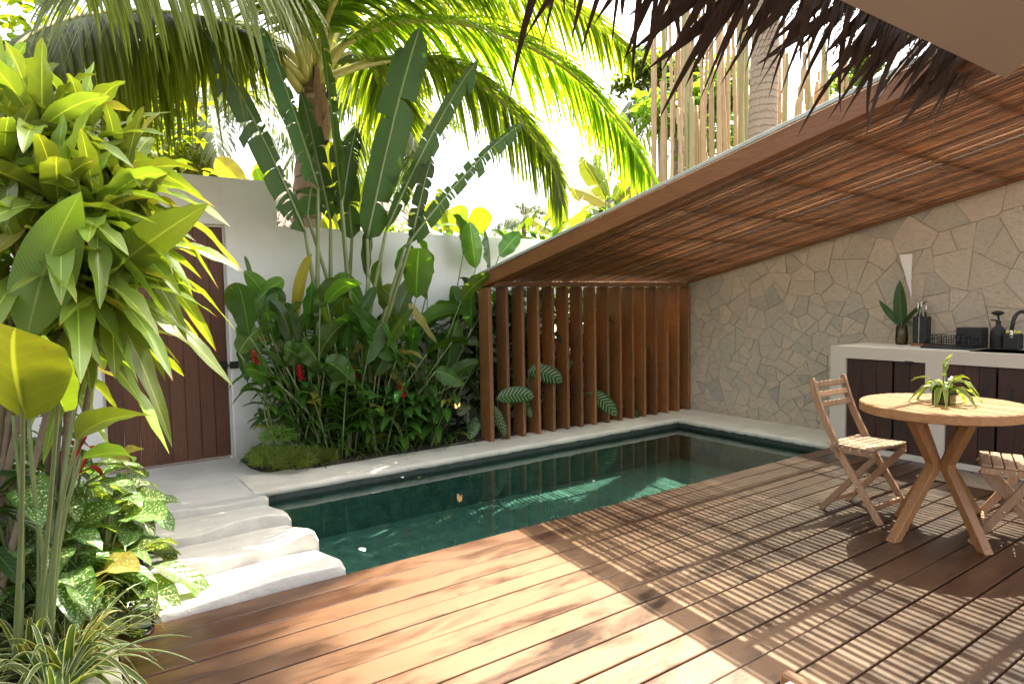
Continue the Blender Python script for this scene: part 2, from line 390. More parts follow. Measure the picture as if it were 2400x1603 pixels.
def trunk_mat(name, c1, c2, ring=26, rc=0.65):
    m, nt, b, out = newmat(name)
    v = coords(nt); sp = N(nt, 'ShaderNodeSeparateXYZ', {0: v}); n = noise(nt, v, 14, 5, 0.65); n4 = noise(nt, coords(nt, (30,30,6)), 2, 5)
    s = math_(nt, 'SINE', math_(nt, 'ADD', math_(nt, 'MULTIPLY', sp.outputs[2], ring*1.0), math_(nt, 'MULTIPLY', n, 5.0)))
    rg = ramp(nt, s, [(0.75, 0.0), (1.0, 1.0)])
    k = mixc(nt, n, c2, c1); k = mixc(nt, math_(nt, 'MULTIPLY', rg, rc), k, tuple(a*0.35 for a in c2))
    k = mixc(nt, math_(nt, 'MULTIPLY', ramp(nt, n4, [(0.5,0.0),(0.7,1.0)]), 0.4), k, tuple(a*0.5 for a in c2))
    nt.links.new(k, b.inputs['Base Color']); b.inputs['Roughness'].default_value = 0.9
    bump(nt, b, math_(nt, 'SUBTRACT', n, math_(nt, 'MULTIPLY', rg, 1.2)), 0.8, 0.02); return m
M_trunk = trunk_mat('palm_trunk', (0.44,0.32,0.21), (0.24,0.15,0.085), 45)
M_trunkg = trunk_mat('grey_palm_trunk', (0.42,0.32,0.22), (0.27,0.195,0.13), 55, 0.22)
M_bark = simple('tree_bark', (0.20,0.15,0.10), 0.9, var=0.4, bs=0.6)
def bamboo_mat():
    m, nt, b, out = newmat('bamboo')
    r = orand(nt); v = coords(nt, (1,1,1), seed_obj=True); n = noise(nt, coords(nt, (14,14,1.6), seed_obj=True), 2, 5)
    sp = N(nt, 'ShaderNodeSeparateXYZ', {0: coords(nt)})
    k = ramp(nt, r, [(0.0,(0.46,0.30,0.14)), (0.35,(0.55,0.38,0.19)), (0.6,(0.50,0.36,0.20)), (0.8,(0.40,0.30,0.11)), (0.95,(0.30,0.30,0.10))])
    k = mixc(nt, math_(nt, 'MULTIPLY', n, 0.7), k, (0.27,0.17,0.085))
    nt.links.new(k, b.inputs['Base Color']); b.inputs['Roughness'].default_value = 0.5; bump(nt, b, n, 0.3, 0.01); return m
M_bamboo = bamboo_mat()
def thatch_mat(name, c1, c2, st):
    m, nt, b, out = newmat(name)
    n = noise(nt, coords(nt, st), 3, 6, 0.7); k = mixc(nt, ramp(nt, n, [(0.3,0.0),(0.7,1.0)]), c2, c1)
    nt.links.new(k, b.inputs['Base Color']); b.inputs['Roughness'].default_value = 0.95; bump(nt, b, n, 1.0, 0.03); return m
M_thatch = thatch_mat('dry_thatch', (0.36,0.30,0.25), (0.13,0.10,0.085), (16,16,3))
M_thatchl = simple('dry_palm_leaf', (0.062,0.040,0.026), 0.75, var=0.5, bs=0.3, nscale=25)

L_lime = leafmat('leaf_lime', (0.24,0.31,0.055), (0.10,0.18,0.03), 0.40, trc=(2.1,1.9,0.45), age=0.05, veinn=3, vein=0.15, rough=0.34, tip=((0.30,0.15,0.05),0.95), bs=0.12, var=0.7)
L_helic = leafmat('leaf_heliconia', (0.17,0.25,0.04), (0.10,0.18,0.025), 0.40, trc=(1.9,1.8,0.45), veinn=34, vein=0.35, rough=0.36, veinc=(0.30,0.38,0.10), age=0.05)
L_taro = leafmat('leaf_elephant_ear', (0.23,0.30,0.035), (0.17,0.24,0.03), 0.55, trc=(1.35,1.25,0.35), veinn=7, vein=0.25, rough=0.42, age=0.0001)
L_dieff = leafmat('leaf_dieffenbachia', (0.085,0.175,0.035), (0.045,0.105,0.02), 0.32, trc=(2.2,2.0,0.5), veinn=9, vein=0.1, rough=0.32, spots=((0.62,0.66,0.42),(13,34,1),0.56), veinc=(0.25,0.35,0.12), age=0.05)
L_dieff2 = leafmat('leaf_dieffenbachia_striped', (0.028,0.075,0.016), (0.02,0.05,0.012), 0.25, veinn=10, vein=0.1, rough=0.3, stripe=((0.42,0.50,0.24),0.22), veinc=(0.10,0.18,0.06))
L_var = leafmat('leaf_variegated', (0.09,0.15,0.035), (0.06,0.11,0.025), 0.35, veinn=2, vein=0.0, rough=0.45, edge=((0.60,0.62,0.38),0.36), bs=0.05, veinc=(0.2,0.26,0.1), age=0.05)
L_strel = leafmat('leaf_strelitzia', (0.042,0.078,0.022), (0.020,0.046,0.013), 0.42, spec=0.22, veinn=40, vein=0.25, rough=0.36, trc=(2.4,2.6,0.45), veinc=(0.26,0.30,0.12), age=0.0001)
L_ging = leafmat('leaf_ginger', (0.050,0.125,0.018), (0.025,0.075,0.012), 0.38, veinn=14, vein=0.15, rough=0.3, trc=(3.0,2.8,0.4), age=0.05)
L_cala = leafmat('leaf_calathea', (0.085,0.165,0.03), (0.045,0.105,0.02), 0.42, veinn=22, vein=0.2, rough=0.4, trc=(3.0,2.7,0.4), age=0.05)
L_dark = leafmat('leaf_dark', (0.030,0.070,0.014), (0.018,0.045,0.01), 0.3, veinn=10, vein=0.15, rough=0.34)
L_grass = leafmat('leaf_grass', (0.13,0.20,0.03), (0.07,0.12,0.02), 0.40, veinn=1, vein=0.0, bs=0.0, rough=0.5)
L_palm = leafmat('leaf_palm', (0.135,0.195,0.020), (0.075,0.125,0.015), 0.60, spec=0.25, veinn=1, vein=0.0, bs=0.0, rough=0.36, trc=(2.2,1.95,0.45), var=0.5)
L_palmd = leafmat('leaf_palm_far', (0.095,0.13,0.05), (0.06,0.09,0.035), 0.42, veinn=1, vein=0.0, bs=0.0, rough=0.42, trc=(2.2,2.2,0.7))
L_ban = leafmat('leaf_banana', (0.20,0.28,0.03), (0.12,0.20,0.02), 0.50, age=0.08, veinn=30, vein=0.25, rough=0.4, trc=(1.8,1.55,0.4))
L_tree = leafmat('leaf_tree', (0.12,0.19,0.03), (0.05,0.10,0.018), 0.48, veinn=5, vein=0.1, rough=0.4, trc=(2.6,2.6,0.5))
M_petg = simple('green_stalk', (0.16,0.20,0.07), 0.45, var=0.3, nscale=8)
M_pety = simple('yellow_green_rachis', (0.38,0.34,0.075), 0.4, var=0.3, nscale=6)
M_fibre = simple('brown_fibre', (0.20,0.115,0.06), 0.95, var=0.6, bs=0.9, nscale=30)

# ------------------------------------------------------------------ leaf and plant geometry
def prof_lance(s): return s**0.55*(1-s)**0.78/0.425 if 0 < s < 1 else 0.0
def prof_paddle(s): return max(0.0, 1-abs(2*s-1)**2.6)**0.6
def prof_strap(s): return min(1, (s+0.02)/0.10)**0.5*max(0, 1-s**2.6)
def prof_heart(s): return (min(1, s*3.0)**0.5)*max(0, 1-max(0,(s-0.28)/0.72)**1.5)**0.85
def prof_blade(s): return (math.sin(min(1, s/0.36)*math.pi/2)**0.8 if s < 0.36 else max(0, 1-((s-0.36)/0.64)**2.3)) if 0 < s < 1 else 0.0
def prof_ovate(s): return s**0.52*(1-s)**0.62/0.465 if 0 < s < 1 else 0.0
def prof_oblong(s): return max(0.0, 1-abs(2*s-1)**4.5)**0.55
def prof_round(s): return max(0.0, 1-(2*s-1)**2)**0.5
def prof_grass(s): return min(1, (s+0.05)/0.12)**0.5*max(0, 1-s**1.6)
def bez(a, c, b, n): return [a*(1-t)**2 + c*(2*t*(1-t)) + b*t*t for t in [i/n for i in range(n+1)]]
def leafgeo(path, side, wd, prof, fold=0.12, wave=0.0, twist=0.0, nu=4, seed=0, wn_=3.0):
    n = len(path)-1; vs_ = []; uv = []; fs = []
    ph = seed*1.7
    for i in range(n+1):
        s = i/n; t = (path[min(i+1,n)]-path[max(i-1,0)]).normalized()
        sd = side - t*side.dot(t)
        if sd.length < 1e-5: sd = t.cross(V((0,0,1)))
        sd.normalize()
        if twist: sd = (Matrix.Rotation(twist*s, 3, t) @ sd)
        nr = sd.cross(t)
        w_ = max(0.0008, wd*0.5*prof(s))
        for k in range(nu+1):
            u = -1+2*k/nu
            h = fold*abs(u)*w_*2 + wave*w_*math.sin(s*wn_*6.283+ph+(1.3 if u > 0 else 0))*abs(u)
            vs_.append(path[i] + sd*(u*w_) + nr*h); uv.append(((u+1)/2, s))
    for i in range(n):
        for k in range(nu):
            a = i*(nu+1)+k; fs.append((a, a+1, a+nu+2, a+nu+1))
    return vs_, fs, uv
def torn_leaf(path, side, wd, prof, fold, seed, cuts=7, droop=0.5):
    """broad leaf whose blade is split between the veins into hanging strips"""
    rg = random.Random(seed); n = len(path)-1; vs_ = []; uv = []; fs = []
    for sg in (-1, 1):
        b = sorted([0.0, 1.0]+[rg.uniform(0.06, 0.95) for _ in range(cuts)])
        for j in range(len(b)-1):
            s0, s1 = b[j], b[j+1]
            if s1-s0 < 0.012: continue
            dr = rg.uniform(0.0, droop) if rg.random() < 0.75 else rg.uniform(droop*.8, droop*1.6)
            m = max(1, int((s1-s0)*n)); base = len(vs_)
            fl = rg.uniform(0.84, 1.0); sh = rg.uniform(-0.02, 0.03)
            for i in range(m+1):
                s = s0+(s1-s0)*i/m; x = s*n; i0 = min(int(x), n-1); p = path[i0].lerp(path[i0+1], x-i0)
                t = (path[min(i0+1,n)]-path[max(i0-1,0)]).normalized(); sd = (side-t*side.dot(t)).normalized(); nr = sd.cross(t)
                w_ = max(0.001, wd*0.5*prof(s))*fl
                for k in range(4):
                    q = k/3
                    tt = (s-s0)/(s1-s0); shrink = 1-0.06*q*(1 if tt < .02 or tt > .98 else 0)
                    o = sd*(sg*q*w_*shrink) + nr*(fold*q*w_*2) + V((0,0,-1))*(dr*w_*q*q) + t*(q*w_*(0.25+sh))
                    vs_.append(p+o); uv.append((0.5+sg*q*0.5, s))
            for i in range(m):
                for k in range(3):
                    a = base+i*4+k; f = (a, a+1, a+5, a+4); fs.append(f if sg > 0 else tuple(reversed(f)))
    return vs_, fs, uv
def leaf(parent, path, side, wd, mat, prof=prof_lance, name='leaf', **kw):
    v, f, uv = leafgeo(path, side, wd, prof, **kw); return mesh(name, v, f, mat, parent, True, uv)
def leafAB(parent, A, B, wd, mat, arch=0.1, roll=0.0, prof=prof_lance, n=12, name='leaf', up=V((0,0,1)), **kw):
    A = V(A); B = V(B); t = (B-A); L = t.length; t.normalize()
    sd = t.cross(up)
    if sd.length < 1e-3: sd = V((1,0,0))
    sd.normalize(); nr = sd.cross(t)
    if roll: sd = Matrix.Rotation(roll, 3, t) @ sd
    path = bez(A, (A+B)/2 + nr*(2*arch*L), B, n)
    return leaf(parent, path, sd, wd, mat, prof, name, **kw)
def arcpath(p, az, el, L, g, n=10, pw=2.0):
    h = V((math.sin(az), math.cos(az), 0))
    return [p + h*(L*math.cos(el)*s) + V((0,0,1))*(L*(math.sin(el)*s - g*s**pw)) for s in [i/n for i in range(n+1)]]
def sidez(az, roll=0.0): 
    v = V((math.cos(az), -math.sin(az), math.sin(roll))); return v.normalized()
def crspline(pts, n):
    pts = [V(p) for p in pts]; q = [pts[0]*2-pts[1]]+pts+[pts[-1]*2-pts[-2]]; out = []; m = len(pts)-1
    for i in range(n+1):
        x = i/n*m; k = min(int(x), m-1); t = x-k; a, b, c, d = q[k:k+4]
        out.append(0.5*((2*b)+(c-a)*t+(2*a-5*b+4*c-d)*t*t+(3*b-a-3*c+d)*t**3))
    return out
def frond(parent, pts, leafL, npair, lm, rm, seed, g=(0.35,0.8), r0=0.04, start=0.14, wd=0.04, up=V((0,0,1)), fw=0.55, nseg=4, lift=0.0):
    rg = random.Random(seed); N_ = 44; sp = crspline(pts, N_)
    mb = MB().tube(sp[::2], [max(0.004, r0*(1-i/(N_/2))**0.8) for i in range(N_//2+1)], 6)
    ra = mb.obj('frond', rm, parent, True)
    vs_ = []; fs = []; uv = []
    for i in range(npair):
        s = start+(1-start)*((i+rg.uniform(-.3,.3))/npair); s = min(max(s,0.02),0.998)
        x = s*N_; k = min(int(x), N_-1); p = sp[k].lerp(sp[k+1], x-k); t = (sp[min(k+2,N_)]-sp[max(k-1,0)]).normalized()
        sd0 = t.cross(up)
        if sd0.length < 0.05: sd0 = V((1,0,0))
        sd0.normalize()
        env = min(1.0, 0.35+2.6*(s-start)/(1-start))*(1-0.72*max(0,(s-0.45)/0.55)**1.5)
        for sg in (-1, 1):
            if rg.random() < 0.03: continue
            L = leafL*env*rg.uniform(0.86, 1.08); a = fw*rg.uniform(0.8,1.25)+0.35*s
            d = (sd0*(sg*math.cos(a)) + t*math.sin(a) + V((0,0,1))*(lift+rg.uniform(-.06,.06))).normalized(); gg = rg.uniform(*g)
            wv = (t - d*t.dot(d)); wv.normalize(); base = len(vs_)
            tw = rg.uniform(-0.5, 0.5); w_ = wd*rg.uniform(0.8,1.15)
            col_ = rg.random()
            for j in range(nseg+1):
                q = j/nseg; c = p + d*(L*q*(1-0.18*gg*q)) + V((0,0,-1))*(L*gg*q**1.9)
                hw = w_*0.5*(min(1, (q+0.06)/0.18))*(1-q**2.2)+0.0012
                ww = (wv + V((0,0,1))*(tw*q)).normalized()*hw
                vs_.append(c-ww); vs_.append(c+ww); uv.append((0.2, q)); uv.append((0.8, q))
            for j in range(nseg):
                b0 = base+2*j; fs.append((b0, b0+1, b0+3, b0+2))
    lf = mesh('leaflets', vs_, fs, lm, ra, True, uv); return ra
def palm(name, label, base, top, r0, r1, nf, fl, leafL, lm, rm, tm, seed, cat='palm tree', group=None, npair=60, wd=0.045, elr=(-0.35,1.25), lean=V((0,0,0)), skip=None):
    rg = random.Random(seed); base = V(base); top = V(top)
    t = thing(name, base, label, cat, group)
    mid = (base+top)/2+lean; path = bez(base, mid*2-(base+top)/2, top, 40)
    rr = [r0+(r1-r0)*(i/40)**0.7 + (0.35*r0*(1-i/4.0) if i < 4 else 0) + (0.004 if i % 2 else -0.004) for i in range(41)]
    MB().tube(path, rr, 14).obj('trunk', tm, t, True)
    for i in range(nf):
        az = 2*math.pi*i*0.381966*1.0+rg.uniform(-.2,.2); el = elr[0]+(elr[1]-elr[0])*((i*0.618+rg.uniform(-.08,.08)) % 1.0)
        if skip and skip(az, el): continue
        L = fl*rg.uniform(0.85,1.08); h = V((math.sin(az), math.cos(az), 0)); g = 0.55+0.35*math.cos(el)
        pts = [top + h*(L*math.cos(el)*s*(1-0.12*s)) + V((0,0,1))*(L*(math.sin(el)*s-g*s*s*0.75)) for s in (0,.2,.4,.6,.8,1.0)]
        frond(t, pts, leafL, npair, lm, rm, seed*31+i, r0=0.03*fl/3, wd=wd, g=(0.4,0.95))
    return t

# ================================================================== SETTING
DECK_Y = 3.135; POOL = (1.16, 5.79, DECK_Y, 4.975); WATER_Z = -0.095; WALL_X = 6.40; GW_Y = 6.25
x0, x1, y0, y1 = POOL
gb = MB()
for (a, b, c, d) in ((-220,220,-220,y0-0.02),(-220,220,y1+0.02,220),(-220,x0-0.02,y0-0.02,y1+0.02),(x1+0.02,220,y0-0.02,y1+0.02)):
    gb.add([(a,c,-0.10),(b,c,-0.10),(b,d,-0.10),(a,d,-0.10)], [(0,1,2,3)])
tag(gb.obj('ground', M_soil), kind='structure')
# raised earth of the beds
def bed(name, poly, z, seed):
    rg = random.Random(seed); n = 26; xs = [p[0] for p in poly]; ys = [p[1] for p in poly]
    a, b, c, d = min(xs), max(xs), min(ys), max(ys); v = []; f = []
    for j in range(n+1):
        for i in range(n+1):
            e = min(i, n-i, j, n-j); v.append((a+(b-a)*i/n, c+(d-c)*j/n, z + (rg.uniform(-.02,.03) if e > 0 else -0.03)))
    for j in range(n):
        for i in range(n): q = j*(n+1)+i; f.append((q, q+1, q+n+2, q+n+1))
    return tag(mesh(name, v, f, M_soil, None, True), kind='structure')
bed('garden_soil', [(1.33,5.36),(8.6,6.24)], 0.005, 1)
bed('garden_soil', [(-2.6,1.2),(0.0,6.24)], 0.0, 2)
bed('garden_soil', [(-0.01,3.36),(0.285,4.86)], 0.0, 4)
# pool basin
FL = -0.46
pb = MB(); wb = MB()
pb.add([(x0,y0,FL),(x1,y0,FL),(x1,y1,FL),(x0,y1,FL)], [(0,1,2,3)])
for (a, b) in (((x0,y0),(x1,y0)),((x1,y0),(x1,y1)),((x1,y1),(x0,y1)),((x0,y1),(x0,y0))):
    pb.add([(a[0],a[1],FL),(b[0],b[1],FL),(b[0],b[1],-0.13),(a[0],a[1],-0.13)], [(0,1,2,3)]); wb.add([(a[0],a[1],-0.13),(b[0],b[1],-0.13),(b[0],b[1],-0.04),(a[0],a[1],-0.04)], [(0,1,2,3)])
basin = tag(pb.obj('pool_basin', M_tile), kind='structure')
M_band = simple('waterline_stone', (0.032,0.045,0.036), 0.6, var=0.7, bs=0.5, nscale=22); wb.obj('waterline_band', M_band, basin)
sb = MB().box(x0+0.002, x0+0.42, y0+0.002, y0+0.62, FL, -0.27, 0.012); sb.obj('submerged_step', M_tile, basin)
rg = random.Random(5)
wv = []; wf = []; nx, ny = 60, 26
for j in range(ny+1):
    for i in range(nx+1): wv.append((x0+0.001+(x1-x0-0.002)*i/nx, y0-0.05+(y1-y0+0.049)*j/ny, WATER_Z))
for j in range(ny):
    for i in range(nx): q = j*(nx+1)+i; wf.append((q, q+1, q+nx+2, q+nx+1))
tag(mesh('pool_water', wv, wf, M_water, None, True), kind='structure')
# coping (far side and along the stone wall), slightly irregular lower lip
def strip_coping(name, a, b, inward, width, lip=0.05):
    """coping running a->b; inward = unit vector to the pool; rounded nose at the pool side"""
    a = V(a); b = V(b); n = 70; v = []; f = []; rg = random.Random(len(name)+int(width*100))
    prof = [(-width, 0.0), (-0.03, 0.001), (-0.012, -0.002), (0.002, -0.012), (0.008, -0.025), (0.006, -lip), (-0.02, -lip-0.002), (-width, -lip-0.02)]
    m = len(prof)
    for i in range(n+1):
        p = a.lerp(b, i/n); wob = 0.004*math.sin(i*1.3)+rg.uniform(-.004,.004); wz = rg.uniform(-.004,.004)
        for k, (o, z) in enumerate(prof):
            q = p + inward*(o+(wob if 1 <= k <= 6 else 0)); v.append((q.x, q.y, z+(wz if k in (5,) else 0)))
    for i in range(n):
        for k in range(m-1): q = i*m+k; f.append((q, q+1, q+m+1, q+m))
    return tag(mesh(name, v, f, M_cop, None, True), kind='structure')
strip_coping('pool_coping', (x0-0.02, y1, 0), (WALL_X, y1, 0), V((0,-1,0)), 0.50)
strip_coping('pool_coping', (x1, y1+0.0, -0.003), (x1, DECK_Y-0.03, -0.003), V((-1,0,0)), 0.61)
# path to the garden door
pv = MB().prism([(0.0,4.85),(x0-0.012,4.85),(x0-0.012,y1+0.0),(1.42,y1+0.50),(1.34,5.56),(1.30,5.75),(1.30,GW_Y+0.02),(0.0,GW_Y+0.02)], -0.09, -0.006)
tag(pv.obj('garden_path', M_path), kind='structure')
kb = MB().box(0.0, 0.142, 1.2, 3.40, -0.09, 0.004, 0.008).box(0.1425, 0.30, 3.16, 3.40, -0.09, 0.012, 0.008)
tag(kb.obj('planter_kerb', M_step), kind='structure')

# curved concrete steps: near edge taken along the photograph's shaded risers
def lerp_tab(tab, x):
    if x <= tab[0][0]: return tab[0][1]
    for (a, p), (b, q) in zip(tab, tab[1:]):
        if x <= b:
            t = (x-a)/(b-a); t = t*t*(3-2*t); return p+(q-p)*t
    return tab[-1][1]
EDGE = [[(0.15,3.160),(0.55,3.142),(0.80,3.150),(1.15,3.146)],
        [(0.15,3.560),(0.38,3.545),(0.57,3.525),(0.82,3.580),(1.0,3.590),(1.15,3.552)],
        [(0.15,4.075),(0.42,4.062),(0.66,4.035),(0.86,4.090),(0.95,4.115),(1.18,4.060)],
        [(0.15,4.640),(0.50,4.630),(0.85,4.590),(1.17,4.585)],
        [(0.15,4.86),(1.18,4.86)]]
HT = [[(0.2,0.030),(0.40,0.024),(0.62,0.036),(0.85,0.048),(1.1,0.040)],
      [(0.2,0.060),(0.50,0.058),(0.75,0.044),(0.92,0.040),(1.15,0.075)],
      [(0.2,0.058),(0.60,0.040),(0.85,0.060),(1.0,0.060),(1.15,0.046)],
      [(0.2,0.062),(0.55,0.055),(0.85,0.040),(1.15,0.045)]]
STEPL = ['curved white concrete step touching the timber deck', 'wavy white concrete step second from the timber deck', 'wavy white concrete step third from the timber deck', 'curved white concrete step next to the grey door path']
for k in range(4):
    v = []; f = []; nxs = 40; ny_ = 14
    for i in range(nxs+1):
        s = i/nxs; xs_ = 0.30+(1.150-0.30)*s
        mean_ = [sum(p[1] for p in E_)/len(E_) for E_ in EDGE]; ya = mean_[k]+0.42*(lerp_tab(EDGE[k], xs_)-mean_[k]); yb = mean_[k+1]+0.42*(lerp_tab(EDGE[k+1], xs_)-mean_[k+1])+0.03; h = lerp_tab(HT[k], xs_)*(1.25,1.5,1.4,1.15)[k]
        endr = 1.0
        if s > 0.95: endr = math.sqrt(max(0, 1-((s-0.95)/0.05)**2))
        if s < 0.03: endr = math.sqrt(max(0, 1-((0.03-s)/0.03)**2))
        r = 0.012; e = .45+.55*endr
        def xe(q): return xs_ + s**6*(0.03*math.sin(min(1, q*2.2)*math.pi*0.5) - 0.06*max(0, q-0.35)/0.65)
        row = [(xe(0), ya-0.004, -0.09), (xe(0), ya-0.003, -0.004), (xe(0), ya+0.001, max(-0.002, (h-0.016)*e)), (xe(0), ya+0.005, (h-0.006)*e), (xe(.03), ya+r, h*e)]
        for j in range(1, ny_+1):
            q = j/ny_; y = ya+r+(yb-ya-r)*q
            z = h*(1-q)**1.25*e + 0.003*math.sin(q*math.pi)*endr
            row.append((xe(q), y, z+0.001))
        row.append((xe(1), yb, -0.09)); v += row
    m = len(row)
    for i in range(nxs):
        for j in range(m-1): q = i*m+j; f.append((q, q+m, q+m+1, q+1))
    f.append(tuple(range(m))); f.append(tuple(nxs*m+j for j in reversed(range(m))))
    o = mesh('concrete_step', v, f, M_step, None, True, None, (0.65, EDGE[k][1][1]+0.2, -0.09)); tag(o, STEPL[k], 'step'); o.data.set_sharp_from_angle(angle=R_(24))

# timber deck, plank by plank
DL = [3.139, 2.998, 2.850, 2.702, 2.580, 2.460, 2.310, 2.160, 2.020, 1.873, 1.725, 1.585, 1.440, 1.302, 1.153, 1.009, 0.858]
while DL[-1] > -2.0: DL.append(DL[-1]-0.147)
deck = MB().box(0.17, WALL_X-0.02, -2.0, DECK_Y-0.06, -0.095, -0.045).obj('timber_deck', M_cab); tag(deck, kind='structure')
rg = random.Random(3)
for i in range(len(DL)-1):
    ya, yb = DL[i+1], DL[i]
    gap = rg.choice((0.006,0.007,0.008)) if i not in (8, 10, 13) else 0.013
    js = [0.148]
    if i == 11: js.append(2.235)
    elif i > 1 and rg.random() < 0.45: js.append(rg.uniform(2.4, 5.2))
    js.append(WALL_X-0.01)
    for a, b in zip(js, js[1:]):
        dz = rg.uniform(-0.0015, 0.0015)
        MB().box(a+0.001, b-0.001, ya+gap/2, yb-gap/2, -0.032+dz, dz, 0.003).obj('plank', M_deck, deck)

# ------------------------------------------------------------------ stone wall
def zr(y): return 1.563+0.2125*(5.356-y)
wall = thing('stone_wall', (WALL_X+0.1, 2.5, -0.09), 'crazy-paved beige and grey stone wall behind the white counter', 'wall')
def wall_prism(mb, xa, xb, pts):
    n = len(pts); mb.add([(xa,p[0],p[1]) for p in pts]+[(xb,p[0],p[1]) for p in pts], [tuple(range(n)), tuple(reversed(range(n,2*n)))]+[((i+1)%n,i,n+i,n+(i+1)%n) for i in range(n)])
    return mb
wall_prism(MB(), WALL_X, WALL_X+0.22, [(-2.2,-0.09),(5.62,-0.09),(5.62,zr(5.62)+0.07),(0.6,zr(0.6)+0.07),(-2.2,zr(0.6)+0.07)]).obj('wall_core', M_mortar, wall)
def clip_poly(poly, a, b, c):          # keep a*x+b*y<=c
    out = []
    for i in range(len(poly)):
        p, q = poly[i], poly[(i+1) % len(poly)]; dp = a*p[0]+b*p[1]-c; dq = a*q[0]+b*q[1]-c
        if dp <= 0: out.append(p)
        if dp*dq < 0: t = dp/(dp-dq); out.append((p[0]+(q[0]-p[0])*t, p[1]+(q[1]-p[1])*t))
    return out
rg = random.Random(21); seeds = []
def srad(y, z):
    t = min(1, max(0, (z-0.75)/1.0*0.55 + (4.1-y)/2.4*0.55)); return 0.115+0.115*t
tries = 0
while tries < 9000:
    tries += 1; y = rg.uniform(1.65, 5.60); z = rg.uniform(-0.1, 2.5)
    if z > zr(y)+0.15: continue
    r = 1.75*srad(y, z)*rg.uniform(0.6, 1.35)
    if all((y-a)**2+(z-b)**2 > (0.5*(r+c))**2*1.0 for a, b, c in seeds): seeds.append((y, z, r))
def parea(p): return abs(sum(a[0]*b[1]-b[0]*a[1] for a, b in zip(p, p[1:]+p[:1])))/2
polys = []
for i, (y, z, r) in enumerate(seeds):
    poly = [(1.60,-0.085),(5.615,-0.085),(5.615,zr(5.615)+0.06),(1.60,zr(1.6)+0.06)]
    for j, (y2, z2, r2) in enumerate(seeds):
        if i == j or abs(y2-y) > 1.1 or abs(z2-z) > 1.1: continue
        a, b = y2-y, z2-z; d2 = a*a+b*b; k = 0.5+0.5*(r*r-r2*r2)/d2*0.7
        poly = clip_poly(poly, a, b, a*(y+a*k)+b*(z+b*k))
        if len(poly) < 3: break
    if len(poly) >= 3: polys.append(poly)
out_ = []
def split(poly, lim, dep):
    ar = parea(poly); n = len(poly)
    cy_ = sum(p[0] for p in poly)/n; cz_ = sum(p[1] for p in poly)/n
    if dep == 0 or ar < lim*rg.uniform(0.7,1.7): out_.append(poly); return
    # cut across the long direction, askew, as a mason breaks a slab
    sy = sum((p[0]-cy_)**2 for p in poly); sz = sum((p[1]-cz_)**2 for p in poly); sc = sum((p[0]-cy_)*(p[1]-cz_) for p in poly)
    th = 0.5*math.atan2(2*sc, sy-sz)+rg.uniform(-0.55,0.55); a, b = math.cos(th), math.sin(th)
    off = rg.uniform(-0.16,0.16)*math.sqrt(ar); c = a*cy_+b*cz_+off
    p1 = clip_poly(poly, a, b, c); p2 = clip_poly(poly, -a, -b, -c)
    for q in (p1, p2):
        if len(q) >= 3: split(q, lim, dep-1)
for poly in polys:
    cy_ = sum(p[0] for p in poly)/len(poly); cz_ = sum(p[1] for p in poly)/len(poly)
    split(poly, (srad(cy_,cz_)*1.18)**2, 3)
n_st = 0
for poly in out_:
    ar = parea(poly)
    if ar < 0.0010: continue
    cy_ = sum(p[0] for p in poly)/len(poly); cz_ = sum(p[1] for p in poly)/len(poly)
    per = sum(math.hypot(a[0]-b[0],a[1]-b[1]) for a, b in zip(poly, poly[1:]+poly[:1])); inr = 2*ar/per
    dep = rg.uniform(0.010, 0.018); tl = (rg.uniform(-.012,.012), rg.uniform(-.012,.012))
    k1 = 1-min(0.3, rg.uniform(0.0011,0.0026)/inr); k2 = k1-min(.2, 0.0022/inr); n = len(poly)
    ring = [[(xx - (tl[0]*(p[0]-cy_)+tl[1]*(p[1]-cz_))*q, cy_+(p[0]-cy_)*kk, cz_+(p[1]-cz_)*kk) for p in poly] for xx, kk, q in ((WALL_X+0.003,k1,0),(WALL_X-dep+0.002,k1,1),(WALL_X-dep,k2,1))]
    vv = ring[0]+ring[1]+ring[2]; ff = [tuple(range(2*n,3*n))]
    for lv in range(2):
        for t in range(n): ff.append((lv*n+t, lv*n+(t+1)%n, (lv+1)*n+(t+1)%n, (lv+1)*n+t))
    mesh('stone', vv, ff, M_stone, wall); n_st += 1
print('stones', n_st)

# ------------------------------------------------------------------ garden wall with the door
gw = thing('garden_wall', (1.0, GW_Y+0.1, -0.09), 'smooth white plastered garden wall with a step in its top', 'wall')
DX0, DX1, DZ = 0.30, 1.285, 2.085
m = MB()
def poly_wall(pts, ya, yb):
    n = len(pts); m.add([(p[0],ya,p[1]) for p in pts]+[(p[0],yb,p[1]) for p in pts], [tuple(range(n)), tuple(reversed(range(n,2*n)))]+[((i+1)%n,i,n+i,n+(i+1)%n) for i in range(n)])
poly_wall([(-6,-0.09),(DX0,-0.09),(DX0,DZ),(DX1,DZ),(DX1,-0.09),(9.5,-0.09),(9.5,2.10),(1.745,2.10),(1.745,2.505),(-6,2.505)], GW_Y, GW_Y+0.2)
bevel(m.obj('wall_face', M_wall, gw), 0.012, 2)
door = thing('garden_door', (0.8, GW_Y+0.07, 0), 'tall dark brown plank door in the white garden wall', 'door')
nP = 8; wP = (DX1-0.02-(DX0+0.02))/nP
for i in range(nP):
    MB().box(DX0+0.02+i*wP+0.002, DX0+0.02+(i+1)*wP-0.002, GW_Y+0.055, GW_Y+0.095, 0.012, DZ-0.022, 0.004).obj('door_plank', M_door, door)
MB().box(DX0+0.001, DX0+0.0185, GW_Y+0.03, GW_Y+0.12, -0.004, DZ-0.001, 0.002).obj('jamb', M_path, door)
MB().box(DX1-0.0185, DX1-0.001, GW_Y+0.03, GW_Y+0.12, -0.004, DZ-0.001, 0.002).obj('jamb', M_path, door)
